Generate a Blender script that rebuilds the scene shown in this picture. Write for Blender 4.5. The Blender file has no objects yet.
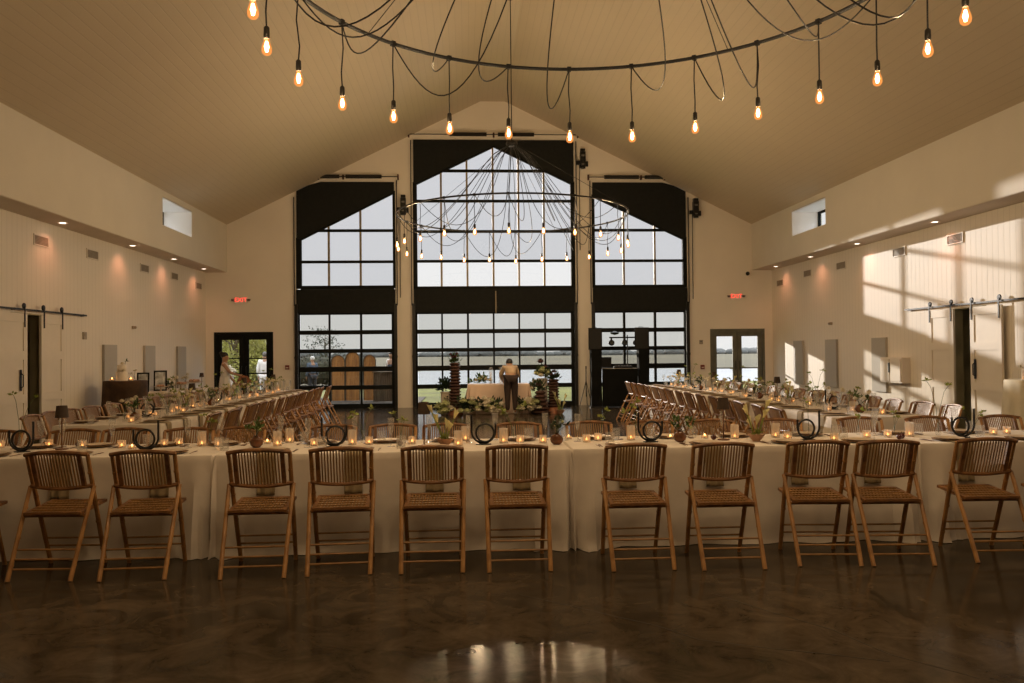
import bpy, math, random
from math import sin, cos, pi, sqrt, atan2, radians
from mathutils import Vector, Matrix

random.seed(7)
sc = bpy.context.scene
COL = sc.collection

# ------------------------------------------------------------------ render look
sc.view_settings.view_transform = 'Standard'
sc.view_settings.look = 'None'
sc.view_settings.exposure = 0.0
sc.view_settings.gamma = 1.0
sc.view_settings.use_curve_mapping = False
sc.cycles.use_denoising = True
sc.cycles.max_bounces = 9
sc.cycles.diffuse_bounces = 5
sc.cycles.glossy_bounces = 4
sc.cycles.transmission_bounces = 6
sc.cycles.transparent_max_bounces = 24
sc.cycles.sample_clamp_indirect = 4.0
sc.cycles.caustics_reflective = False
sc.cycles.caustics_refractive = False

# ------------------------------------------------------------------ materials
def nodes(name):
    m = bpy.data.materials.new(name); m.use_nodes = True
    nt = m.node_tree; nt.nodes.clear()
    out = nt.nodes.new('ShaderNodeOutputMaterial')
    return m, nt, out

def N(nt, t, **kw):
    n = nt.nodes.new(t)
    for k, v in kw.items():
        if k.startswith('i_'):
            n.inputs[k[2:].replace('_', ' ')].default_value = v
        else:
            setattr(n, k, v)
    return n

def mat(name, col, rough=.6, metal=0., var=.12, scale=8., stretch=(1, 1, 1), bump=0., bscale=None, spec=.5, sheen=0., col2=None, coords='Object', trans=0.):
    """principled surface whose colour wanders between two tones through a noise"""
    m, nt, out = nodes(name)
    b = N(nt, 'ShaderNodeBsdfPrincipled')
    b.inputs['Roughness'].default_value = rough
    b.inputs['Metallic'].default_value = metal
    b.inputs['Specular IOR Level'].default_value = spec
    if sheen: b.inputs['Sheen Weight'].default_value = sheen
    tc = N(nt, 'ShaderNodeTexCoord'); mp = N(nt, 'ShaderNodeMapping')
    mp.inputs['Scale'].default_value = stretch
    nt.links.new(tc.outputs[coords], mp.inputs['Vector'])
    nz = N(nt, 'ShaderNodeTexNoise'); nz.inputs['Scale'].default_value = scale; nz.inputs['Detail'].default_value = 4
    nt.links.new(mp.outputs[0], nz.inputs['Vector'])
    rp = N(nt, 'ShaderNodeValToRGB')
    c2 = col2 if col2 else tuple(c * (1 - var * 2) for c in col)
    rp.color_ramp.elements[0].color = (*c2, 1); rp.color_ramp.elements[0].position = .3
    rp.color_ramp.elements[1].color = (*(min(1, c * (1 + var * .5)) for c in col), 1); rp.color_ramp.elements[1].position = .65
    nt.links.new(nz.outputs['Fac'], rp.inputs[0]); nt.links.new(rp.outputs[0], b.inputs['Base Color'])
    if bump:
        bn = N(nt, 'ShaderNodeBump'); bn.inputs['Strength'].default_value = bump; bn.inputs['Distance'].default_value = .01
        n2 = N(nt, 'ShaderNodeTexNoise'); n2.inputs['Scale'].default_value = bscale or scale * 4
        nt.links.new(mp.outputs[0], n2.inputs['Vector']); nt.links.new(n2.outputs['Fac'], bn.inputs['Height'])
        nt.links.new(bn.outputs[0], b.inputs['Normal'])
    sh = b.outputs[0]
    if trans:
        t = N(nt, 'ShaderNodeBsdfTranslucent'); nt.links.new(rp.outputs[0], t.inputs['Color'])
        mx = N(nt, 'ShaderNodeMixShader'); mx.inputs[0].default_value = trans
        nt.links.new(sh, mx.inputs[1]); nt.links.new(t.outputs[0], mx.inputs[2]); sh = mx.outputs[0]
    nt.links.new(sh, out.inputs[0])
    return m

def boards(name, col, axis, pitch, depth=.004, rough=.55, groove=.55):
    """painted boards: thin grooves every `pitch` metres along one axis"""
    m, nt, out = nodes(name)
    b = N(nt, 'ShaderNodeBsdfPrincipled'); b.inputs['Roughness'].default_value = rough
    g = N(nt, 'ShaderNodeNewGeometry'); sx = N(nt, 'ShaderNodeSeparateXYZ')
    nt.links.new(g.outputs['Position'], sx.inputs[0])
    d = N(nt, 'ShaderNodeMath', operation='DIVIDE'); d.inputs[1].default_value = pitch
    nt.links.new(sx.outputs[axis], d.inputs[0])
    fr = N(nt, 'ShaderNodeMath', operation='FRACT'); nt.links.new(d.outputs[0], fr.inputs[0])
    ab = N(nt, 'ShaderNodeMath', operation='SUBTRACT'); ab.inputs[1].default_value = .5; nt.links.new(fr.outputs[0], ab.inputs[0])
    a2 = N(nt, 'ShaderNodeMath', operation='ABSOLUTE'); nt.links.new(ab.outputs[0], a2.inputs[0])
    gr = N(nt, 'ShaderNodeMapRange'); gr.inputs['From Min'].default_value = .44; gr.inputs['From Max'].default_value = .5
    nt.links.new(a2.outputs[0], gr.inputs['Value'])
    nz = N(nt, 'ShaderNodeTexNoise'); nz.inputs['Scale'].default_value = 1.3; nz.inputs['Detail'].default_value = 3
    nt.links.new(g.outputs['Position'], nz.inputs['Vector'])
    r1 = N(nt, 'ShaderNodeValToRGB')
    r1.color_ramp.elements[0].color = (*(c * .93 for c in col), 1); r1.color_ramp.elements[1].color = (*col, 1)
    nt.links.new(nz.outputs['Fac'], r1.inputs[0])
    mx = N(nt, 'ShaderNodeMix', data_type='RGBA')
    nt.links.new(gr.outputs[0], mx.inputs[0]); nt.links.new(r1.outputs[0], mx.inputs[6]); mx.inputs[7].default_value = (*(c * groove for c in col), 1)
    nt.links.new(mx.outputs[2], b.inputs['Base Color'])
    inv = N(nt, 'ShaderNodeMath', operation='SUBTRACT'); inv.inputs[0].default_value = 1; nt.links.new(gr.outputs[0], inv.inputs[1])
    bp = N(nt, 'ShaderNodeBump'); bp.inputs['Strength'].default_value = .6; bp.inputs['Distance'].default_value = depth
    nt.links.new(inv.outputs[0], bp.inputs['Height']); nt.links.new(bp.outputs[0], b.inputs['Normal'])
    nt.links.new(b.outputs[0], out.inputs[0])
    return m

def glass(name, tint=(1, 1, 1), refl=.8, gloss_rough=.0, frost=0., frostcol=(1, 1, 1)):
    m, nt, out = nodes(name)
    t = N(nt, 'ShaderNodeBsdfTransparent'); t.inputs[0].default_value = (*tint, 1)
    g = N(nt, 'ShaderNodeBsdfGlossy'); g.inputs['Roughness'].default_value = gloss_rough
    lw = N(nt, 'ShaderNodeLayerWeight'); lw.inputs[0].default_value = .5
    pw = N(nt, 'ShaderNodeMath', operation='POWER'); pw.inputs[1].default_value = 4.; nt.links.new(lw.outputs['Facing'], pw.inputs[0])
    ml = N(nt, 'ShaderNodeMath', operation='MULTIPLY_ADD'); ml.inputs[1].default_value = refl; ml.inputs[2].default_value = .035; nt.links.new(pw.outputs[0], ml.inputs[0])
    base = t.outputs[0]
    if frost:
        tr = N(nt, 'ShaderNodeBsdfTranslucent'); tr.inputs[0].default_value = (*frostcol, 1)
        df = N(nt, 'ShaderNodeBsdfDiffuse'); df.inputs[0].default_value = (*frostcol, 1)
        a = N(nt, 'ShaderNodeMixShader'); a.inputs[0].default_value = .4
        nt.links.new(tr.outputs[0], a.inputs[1]); nt.links.new(df.outputs[0], a.inputs[2])
        f = N(nt, 'ShaderNodeMixShader'); f.inputs[0].default_value = frost
        nt.links.new(base, f.inputs[1]); nt.links.new(a.outputs[0], f.inputs[2]); base = f.outputs[0]
    mx = N(nt, 'ShaderNodeMixShader')
    nt.links.new(ml.outputs[0], mx.inputs[0]); nt.links.new(base, mx.inputs[1]); nt.links.new(g.outputs[0], mx.inputs[2])
    nt.links.new(mx.outputs[0], out.inputs[0])
    return m

def glow(name, col, strength, mix=1., refl=False):
    m, nt, out = nodes(name)
    e = N(nt, 'ShaderNodeEmission'); e.inputs[0].default_value = (*col, 1); e.inputs[1].default_value = strength
    sh = e.outputs[0]
    if mix < 1:
        t = N(nt, 'ShaderNodeBsdfTransparent'); t.inputs[0].default_value = (1, .85, .65, 1)
        mx = N(nt, 'ShaderNodeMixShader'); mx.inputs[0].default_value = mix
        nt.links.new(t.outputs[0], mx.inputs[1]); nt.links.new(sh, mx.inputs[2]); sh = mx.outputs[0]
    nt.links.new(sh, out.inputs[0])
    return m

def floor_mat():
    m, nt, out = nodes('polished_concrete')
    b = N(nt, 'ShaderNodeBsdfPrincipled'); g = N(nt, 'ShaderNodeNewGeometry')
    n1 = N(nt, 'ShaderNodeTexNoise'); n1.inputs['Scale'].default_value = .7; n1.inputs['Detail'].default_value = 8; n1.inputs['Roughness'].default_value = .65
    n2 = N(nt, 'ShaderNodeTexNoise'); n2.inputs['Scale'].default_value = 3.4; n2.inputs['Detail'].default_value = 9; n2.inputs['Roughness'].default_value = .7; n2.inputs['Distortion'].default_value = 1.1
    for n in (n1, n2): nt.links.new(g.outputs['Position'], n.inputs['Vector'])
    r1 = N(nt, 'ShaderNodeValToRGB')
    r1.color_ramp.elements[0].position = .3; r1.color_ramp.elements[0].color = (.026, .021, .015, 1)
    r1.color_ramp.elements[1].position = .72; r1.color_ramp.elements[1].color = (.088, .066, .045, 1)
    nt.links.new(n1.outputs['Fac'], r1.inputs[0])
    r2 = N(nt, 'ShaderNodeValToRGB')
    r2.color_ramp.elements[0].position = .35; r2.color_ramp.elements[0].color = (.5, .5, .48, 1)
    r2.color_ramp.elements[1].position = .66; r2.color_ramp.elements[1].color = (1.3, 1.27, 1.22, 1)
    nt.links.new(n2.outputs['Fac'], r2.inputs[0])
    mx = N(nt, 'ShaderNodeMix', data_type='RGBA', blend_type='MULTIPLY'); mx.inputs[0].default_value = 1
    nt.links.new(r1.outputs[0], mx.inputs[6]); nt.links.new(r2.outputs[0], mx.inputs[7]); nt.links.new(mx.outputs[2], b.inputs['Base Color'])
    rr = N(nt, 'ShaderNodeMapRange'); rr.inputs['To Min'].default_value = .09; rr.inputs['To Max'].default_value = .17
    nt.links.new(n2.outputs['Fac'], rr.inputs['Value']); nt.links.new(rr.outputs[0], b.inputs['Roughness'])
    bp = N(nt, 'ShaderNodeBump'); bp.inputs['Strength'].default_value = .03; bp.inputs['Distance'].default_value = .01
    nt.links.new(n2.outputs['Fac'], bp.inputs['Height']); nt.links.new(bp.outputs[0], b.inputs['Normal'])
    b.inputs['Specular IOR Level'].default_value = .5; b.inputs['IOR'].default_value = 1.14
    nt.links.new(b.outputs[0], out.inputs[0])
    return m

M = {}
CREAM = (.85, .79, .70)
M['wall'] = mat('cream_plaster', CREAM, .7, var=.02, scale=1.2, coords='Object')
M['sidewall'] = mat('dimmed_side_plaster', (.73, .69, .61), .7, var=.02, scale=1.2)  # same plaster, darkened so the side walls come out dimmer
M['lowwall'] = boards('cream_boards', (.83, .775, .69), 1, .15, groove=.8)
M['ceil'] = boards('ceiling_boards', (.62, .525, .385), 0, .14, rough=.5, groove=.84)
M['soffit'] = mat('soffit_paint', (.70, .61, .51), .7, var=.03, scale=2)
M['floor'] = floor_mat()
M['black'] = mat('black_frame', (.0065, .008, .0075), .7, var=.2, scale=4, spec=.2)
M['blacksoft'] = mat('black_fabric', (.006, .0075, .0065), .85, var=.25, scale=10)
M['blackiron'] = mat('black_iron', (.012, .012, .013), .42, .3, var=.2, scale=30)
M['mullion'] = mat('sunlit_tone_mullion', (.30, .25, .165), .45, .2, var=.15, scale=3)  # tan of the sunlit sides put into the upright mullions' colour
M['spring'] = mat('torsion_spring', (.022, .02, .018), .5, .4, scale=40)
M['grey'] = mat('grey_metal', (.22, .21, .2), .4, .7, var=.1, scale=20)
M['white'] = mat('white_paint', (.78, .73, .66), .5, var=.03, scale=3)
M['lining'] = mat('brightening_white', (.90, .90, .88), .5, var=.01, scale=3)
M['barn'] = mat('barn_door_paint', (.78, .72, .63), .5, var=.03, scale=2)
M['panelgrey'] = boards('acoustic_panel_grey', (.47, .45, .41), 1, .04, groove=.7)
M['ventw'] = mat('vent_metal', (.36, .31, .25), .5, var=.08, scale=10)
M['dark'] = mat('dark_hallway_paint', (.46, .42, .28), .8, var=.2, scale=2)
M['red'] = glow('exit_red', (1, .08, .05), 1.6)
M['rustbracket'] = mat('primed_bracket', (.09, .03, .022), .6, var=.2, scale=20)
M['redplastic'] = mat('red_plastic', (.20, .035, .028), .5, var=.1, scale=10)
M['bamboo'] = mat('bamboo', (.36, .185, .062), .42, var=.28, scale=9, stretch=(1, 1, 1), col2=(.19, .085, .026), bump=.2, bscale=40)
M['bamboodark'] = mat('bamboo_dark', (.22, .10, .035), .45, var=.3, scale=14, col2=(.085, .036, .013), bump=.2)
M['slat'] = mat('bamboo_slat', (.29, .155, .055), .45, var=.2, scale=12, stretch=(1, 1, .2), col2=(.17, .086, .03))
M['cloth'] = mat('linen_cloth', (.64, .575, .505), .85, var=.05, scale=5, sheen=.2, bump=.15, bscale=300)
M['clothpink'] = mat('blush_cloth', (.66, .50, .40), .85, var=.05, scale=5, sheen=.2)
M['brownvelvet'] = mat('brown_velvet', (.062, .030, .012), .85, var=.3, scale=6)
M['creamcloth'] = mat('cream_cloth', (.80, .74, .60), .85, var=.04, scale=5, trans=.15)
M['napkin'] = mat('olive_napkin', (.27, .205, .115), .9, var=.1, scale=20)
M['plate'] = mat('stoneware', (.50, .40, .30), .4, var=.12, scale=12)
M['platerim'] = mat('rattan_charger', (.22, .12, .05), .6, var=.25, scale=40)
M['clear'] = glass('clear_glass', (.98, .98, .975), .75, .03, frost=.09, frostcol=(.88, .86, .82))
M['ribbed'] = glass('ribbed_glass', (.95, .93, .90), .5, .1, frost=.42, frostcol=(.88, .82, .75))
M['wax'] = mat('candle_wax', (.86, .78, .62), .5, var=.03, scale=9, trans=.5)
M['flame'] = glow('candle_flame', (1, .39, .10), 10)
M['amber'] = mat('amber_ceramic', (.16, .058, .022), .22, var=.25, scale=14, col2=(.07, .028, .012))
M['bowl'] = mat('terracotta_bowl', (.46, .27, .17), .6, var=.15, scale=14)
M['shade'] = mat('brown_lampshade', (.055, .034, .022), .8, var=.15, scale=30, trans=.12)
M['rust'] = mat('rust_metal', (.14, .055, .022), .4, .3, var=.2, scale=20)
M['lampglow'] = glow('lamp_led', (1, .45, .16), 60)
M['leaf'] = mat('green_leaf', (.075, .13, .025), .5, var=.35, scale=20, trans=.25)
M['leafdark'] = mat('dark_leaf', (.025, .05, .018), .5, var=.3, scale=20, trans=.15)
M['leaflime'] = mat('lime_leaf', (.26, .31, .06), .5, var=.25, scale=20, trans=.3)
M['petal'] = mat('white_petal', (.80, .74, .60), .6, var=.1, scale=20, trans=.25)
M['petalgreen'] = mat('hydrangea_petal', (.55, .58, .30), .6, var=.18, scale=20, trans=.2)
M['petaldark'] = mat('burgundy_petal', (.07, .018, .016), .6, var=.2, scale=20)
M['calla'] = mat('calla_petal', (.74, .68, .36), .5, var=.12, scale=10, trans=.25)
M['plum'] = mat('plum_skin', (.075, .012, .014), .3, var=.3, scale=30)
M['ruffle'] = mat('ruffled_brown', (.065, .026, .016), .7, var=.3, scale=16)
M['terra'] = mat('terracotta', (.28, .10, .045), .6, var=.2, scale=10)
M['pedestal'] = mat('plaster_pedestal', (.62, .53, .44), .7, var=.06, scale=5)
M['socket'] = mat('bulb_socket', (.02, .017, .014), .4, .4, var=.2, scale=50)
M['bulb'] = glow('bulb_glass', (1, .36, .09), 1.25, mix=.5)
M['filament'] = glow('filament', (1, .74, .42), 34)
M['downlight'] = glow('downlight_lens', (1, .83, .66), 7)
M['cake'] = mat('white_icing', (.82, .76, .66), .5, var=.05, scale=20)
M['photo'] = mat('framed_print', (.62, .66, .68), .3, var=.35, scale=9)
M['speaker'] = mat('speaker_grille', (.010, .010, .010), .7, var=.3, scale=60)
M['totem'] = mat('black_spandex', (.005, .0055, .005), .85, var=.2, scale=3, spec=.2)
M['lens'] = mat('lamp_lens', (.08, .09, .10), .15, var=.3, scale=20)
M['skin'] = mat('skin_tone', (.42, .24, .15), .55, var=.06, scale=12)
M['hair'] = mat('dark_hair', (.014, .010, .008), .5, var=.3, scale=60)
M['hairgrey'] = mat('grey_hair', (.12, .11, .10), .6, var=.2, scale=60)
M['dress'] = mat('white_dress', (.78, .75, .70), .8, var=.05, scale=8)
M['shirtc'] = mat('beige_shirt', (.52, .38, .25), .8, var=.1, scale=8)
M['shirtw'] = mat('white_shirt', (.78, .76, .74), .8, var=.05, scale=8)
M['trouser'] = mat('dark_brown_trousers', (.028, .014, .010), .8, var=.2, scale=8)
M['denim'] = mat('denim_shirt', (.10, .14, .20), .8, var=.1, scale=8)
M['suit'] = mat('charcoal_waistcoat', (.03, .035, .045), .8, var=.2, scale=8)
M['shoe'] = mat('white_sneaker', (.75, .70, .63), .6, var=.05, scale=20)
M['arch'] = mat('sun_tinted_plank', (.50, .235, .065), .6, var=.3, scale=3, stretch=(6, 1, .4), col2=(.27, .11, .03))  # orange sun glow put into the plank colour
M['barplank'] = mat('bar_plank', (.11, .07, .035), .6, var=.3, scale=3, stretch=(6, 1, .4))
M['grass'] = mat('lawn_grass', (.15, .155, .02), .9, var=.18, scale=.6, coords='Object')
M['field'] = mat('dry_field', (.085, .074, .038), .95, var=.2, scale=.02, col2=(.05, .046, .026))
M['pond'] = mat('pond_water', (.36, .39, .43), .15, var=.06, scale=.08)
M['deck'] = mat('dark_deck', (.06, .045, .03), .8, var=.25, scale=3, stretch=(6, .3, 1))
M['patio'] = mat('patio_concrete', (.12, .115, .105), .8, var=.1, scale=1.2)
M['treeline'] = mat('distant_trees', (.13, .135, .13), .95, var=.15, scale=.05)  # distance haze put into the grey tree colour
M['treeleaf'] = mat('sunlit_foliage', (.42, .41, .12), .7, var=.3, scale=2, trans=.5)
M['hedge'] = mat('dark_hedge', (.055, .055, .034), .9, var=.3, scale=3)
M['bark'] = mat('bark', (.12, .09, .06), .9, var=.3, scale=10)
M['crack'] = mat('floor_crack', (.028, .022, .017), .8, var=.2, scale=10)
# the panes of the building
M['pane_up'] = glass('tinted_pane', (.825, .83, .845), .75)
M['pane_clear'] = glass('clear_pane', (.97, .97, .97), .75)
M['pane_door'] = glass('low_e_pane', (.80, .80, .785), .7)

# ------------------------------------------------------------------ mesh helper
class MB:
    def __init__(s): s.v = []; s.f = []
    def add(s, vs, fs):
        o = len(s.v); s.v += [tuple(v) for v in vs]; s.f += [tuple(i + o for i in f) for f in fs]; return s
    def box(s, c, d, rz=0., rx=0., ry=0.):
        R = Matrix.Rotation(rz, 3, 'Z') @ Matrix.Rotation(ry, 3, 'Y') @ Matrix.Rotation(rx, 3, 'X'); c = Vector(c)
        vs = [c + R @ Vector((sx * d[0] / 2, sy * d[1] / 2, sz * d[2] / 2)) for sx in (-1, 1) for sy in (-1, 1) for sz in (-1, 1)]
        return s.add(vs, [(0, 1, 3, 2), (4, 6, 7, 5), (0, 4, 5, 1), (2, 3, 7, 6), (0, 2, 6, 4), (1, 5, 7, 3)])
    def bar(s, a, b, w, h=None, up=(0, 0, 1)):
        """rectangular bar from a to b"""
        a = Vector(a); b = Vector(b); h = h or w; d = (b - a).normalized(); u = Vector(up)
        if abs(d.dot(u)) > .98: u = Vector((0, 1, 0))
        x = d.cross(u).normalized() * w / 2; y = x.cross(d).normalized() * h / 2
        vs = [p + i * x + j * y for p in (a, b) for i, j in ((-1, -1), (1, -1), (1, 1), (-1, 1))]
        return s.add(vs, [(0, 3, 2, 1), (4, 5, 6, 7)] + [(k, (k + 1) % 4, 4 + (k + 1) % 4, 4 + k) for k in range(4)])
    def tube(s, pts, r, n=8, closed=False):
        P = [Vector(p) for p in pts]; m = len(P)
        rr = r if isinstance(r, (list, tuple)) else [r] * m
        T = []
        for i in range(m):
            a = P[(i - 1) % m] if (closed or i) else P[0]; b = P[(i + 1) % m] if (closed or i < m - 1) else P[-1]
            T.append((b - a).normalized())
        u = Vector((0, 0, 1)) if abs(T[0].z) < .9 else Vector((1, 0, 0))
        x = T[0].cross(u).normalized(); vs = []
        for i in range(m):
            x = (x - T[i] * x.dot(T[i])).normalized(); y = T[i].cross(x)
            for k in range(n):
                a = 2 * pi * k / n; vs.append(P[i] + (x * cos(a) + y * sin(a)) * rr[i])
        fs = []
        for i in range(m if closed else m - 1):
            j = (i + 1) % m
            for k in range(n): fs.append((i * n + k, i * n + (k + 1) % n, j * n + (k + 1) % n, j * n + k))
        if not closed: fs += [tuple(range(n - 1, -1, -1)), tuple(range((m - 1) * n, m * n))]
        return s.add(vs, fs)
    def lathe(s, prof, n=16, c=(0, 0, 0), ripple=0., k=8, sx=1., sy=1., cap=True):
        vs = []; m = len(prof)
        for r, z in prof:
            for i in range(n):
                a = 2 * pi * i / n; q = r * (1 + ripple * cos(k * a))
                vs.append((c[0] + q * cos(a) * sx, c[1] + q * sin(a) * sy, c[2] + z))
        fs = [(j * n + i, j * n + (i + 1) % n, (j + 1) * n + (i + 1) % n, (j + 1) * n + i) for j in range(m - 1) for i in range(n)]
        if cap:
            if prof[0][0] > 1e-6: fs.append(tuple(range(n - 1, -1, -1)))
            if prof[-1][0] > 1e-6: fs.append(tuple(range((m - 1) * n, m * n)))
        return s.add(vs, fs)
    def ball(s, c, r, n=10, m=7, sz=1., sx=1., sy=1.):
        return s.lathe([(r * sin(pi * i / m) if 0 < i < m else 1e-5, -r * sz * cos(pi * i / m)) for i in range(m + 1)], n, c, sx=sx, sy=sy, cap=False)
    def prism(s, poly, axis, a, b):
        """polygon in the plane across `axis`, extruded from a to b.  axis 'Y': poly is (x,z); 'X': (y,z); 'Z': (x,y)"""
        def P(p, t): return {'Y': (p[0], t, p[1]), 'X': (t, p[0], p[1]), 'Z': (p[0], p[1], t)}[axis]
        n = len(poly); vs = [P(p, a) for p in poly] + [P(p, b) for p in poly]
        return s.add(vs, [tuple(range(n)), tuple(range(2 * n - 1, n - 1, -1))] + [(i, n + i, n + (i + 1) % n, (i + 1) % n) for i in range(n)])
    def leaf(s, p, d, up, L, w, curl=.15):
        p = Vector(p); d = Vector(d).normalized(); u = Vector(up)
        x = d.cross(u)
        if x.length < 1e-3: x = d.cross(Vector((1, .3, 0)))
        x.normalize(); nrm = x.cross(d)
        a = p; b = p + d * L * .45 + x * w / 2 + nrm * curl * L * .3; c = p + d * L * .45 - x * w / 2 + nrm * curl * L * .3; m = p + d * L * .5
        e = p + d * L - nrm * curl * L * .3
        return s.add([a, b, e, c, m], [(0, 1, 4), (1, 2, 4), (4, 2, 3), (0, 4, 3)])
    def build(s, name, m, parent=None, smooth=False, loc=None):
        me = bpy.data.meshes.new(name); me.from_pydata(s.v, [], s.f); me.update()
        import bmesh
        bm = bmesh.new(); bm.from_mesh(me); bmesh.ops.recalc_face_normals(bm, faces=bm.faces); bm.to_mesh(me); bm.free()
        me.materials.append(m)
        if smooth:
            me.polygons.foreach_set('use_smooth', [True] * len(me.polygons))
            try: me.set_sharp_from_angle(angle=radians(40))
            except Exception: pass
        o = bpy.data.objects.new(name, me); COL.objects.link(o)
        if loc is not None: o.location = loc
        if parent is not None: o.parent = parent
        return o

def tag(o, label, cat, group=None, kind=None):
    if label: o['label'] = label
    if cat: o['category'] = cat
    if group: o['group'] = group
    if kind: o['kind'] = kind
    return o

def thing(name, label, cat, loc=(0, 0, 0), rz=0., group=None):
    o = bpy.data.objects.new(name, None); COL.objects.link(o); o.empty_display_size = .05
    o.location = loc; o.rotation_euler = (0, 0, rz)
    return tag(o, label, cat, group)

def structure(o, label=None, cat=None):
    o['kind'] = 'structure'
    if label: o['label'] = label
    if cat: o['category'] = cat
    return o

def dup(src, loc, rz=0., label=None, group=None, scale=None):
    r = src.copy(); COL.objects.link(r); r.location = loc; r.rotation_euler = (0, 0, rz)
    if scale: r.scale = scale
    if label: r['label'] = label
    if group: r['group'] = group
    for ch in list(src.children):
        c = ch.copy(); COL.objects.link(c); c.parent = r
        for g in list(ch.children):
            d = g.copy(); COL.objects.link(d); d.parent = c
    return r

class Stamp:
    """first use places the prototype itself, later uses copy it"""
    def __init__(s, src): s.src = src; s.used = False
    def __call__(s, loc, rz=0., label=None, group=None, scale=None):
        if not s.used:
            s.used = True; o = s.src; o.location = loc; o.rotation_euler = (0, 0, rz)
            if scale: o.scale = scale
            if label: o['label'] = label
            if group: o['group'] = group
            return o
        return dup(s.src, loc, rz, label, group, scale)

ORD = ['first', 'second', 'third', 'fourth', 'fifth', 'sixth', 'seventh', 'eighth', 'ninth', 'tenth', 'eleventh', 'twelfth', 'thirteenth', 'fourteenth',
       'fifteenth', 'sixteenth', 'seventeenth', 'eighteenth', 'nineteenth', 'twentieth'] + ['twenty-' + w for w in ('first', 'second', 'third', 'fourth', 'fifth', 'sixth', 'seventh', 'eighth', 'ninth')] + ['thirtieth'] + ['thirty-' + w for w in ('first', 'second', 'third', 'fourth', 'fifth', 'sixth')]

# ------------------------------------------------------------------ the hall
XC, D = .8645, 23.56           # centre line, back wall
WU, WL = 7.50, 8.09            # half widths above / below the soffit
HE, HS, HR, WR = 5.20, 3.857, 8.73, .355
SL = (HR - HE) / (WU - WR)
Y0 = -6.0
XL, XR = XC - WL, XC + WL
UL, UR = XC - WU, XC + WU
def roof(x): return min(HR, HE + (WU - abs(x - XC)) * SL)

fl = structure(MB().box((XC, (Y0 + D + .3) / 2, -.1), (2 * WL + .6, D + .3 - Y0, .2)).build('floor', M['floor']), 'dark polished concrete floor of the hall', 'floor')
ck = MB()
for path in ([(.33, 5.2), (.62, 4.95), (.86, 4.72), (1.05, 4.55), (1.22, 4.31), (1.55, 4.15), (1.8, 4.05), (2.05, 3.93)], [(1.55, 5.1), (1.75, 4.75), (1.98, 4.4), (2.1, 4.02), (2.35, 3.7)]):
    for a, b in zip(path, path[1:]): ck.box(((a[0] + b[0]) / 2, (a[1] + b[1]) / 2, .0006), (sqrt((a[0] - b[0]) ** 2 + (a[1] - b[1]) ** 2) + .004, .005, .0012), rz=atan2(b[1] - a[1], b[0] - a[0]))
ck.build('floor_crack', M['crack'], fl)

cl = MB()
cl.prism([(UL - .25, HE - .25 * SL), (XC - WR, HR), (XC - WR, HR + .15), (UL - .25, HE - .25 * SL + .15)], 'Y', Y0 - .1, D + .2)
cl.prism([(XC - WR, HR), (XC + WR, HR), (XC + WR, HR + .15), (XC - WR, HR + .15)], 'Y', Y0 - .1, D + .2)
cl.prism([(UR + .25, HE - .25 * SL), (XC + WR, HR), (XC + WR, HR + .15), (UR + .25, HE - .25 * SL + .15)], 'Y', Y0 - .1, D + .2)
structure(cl.build('ceiling', M['ceil']), 'pitched ceiling of painted boards', 'ceiling')

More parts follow.
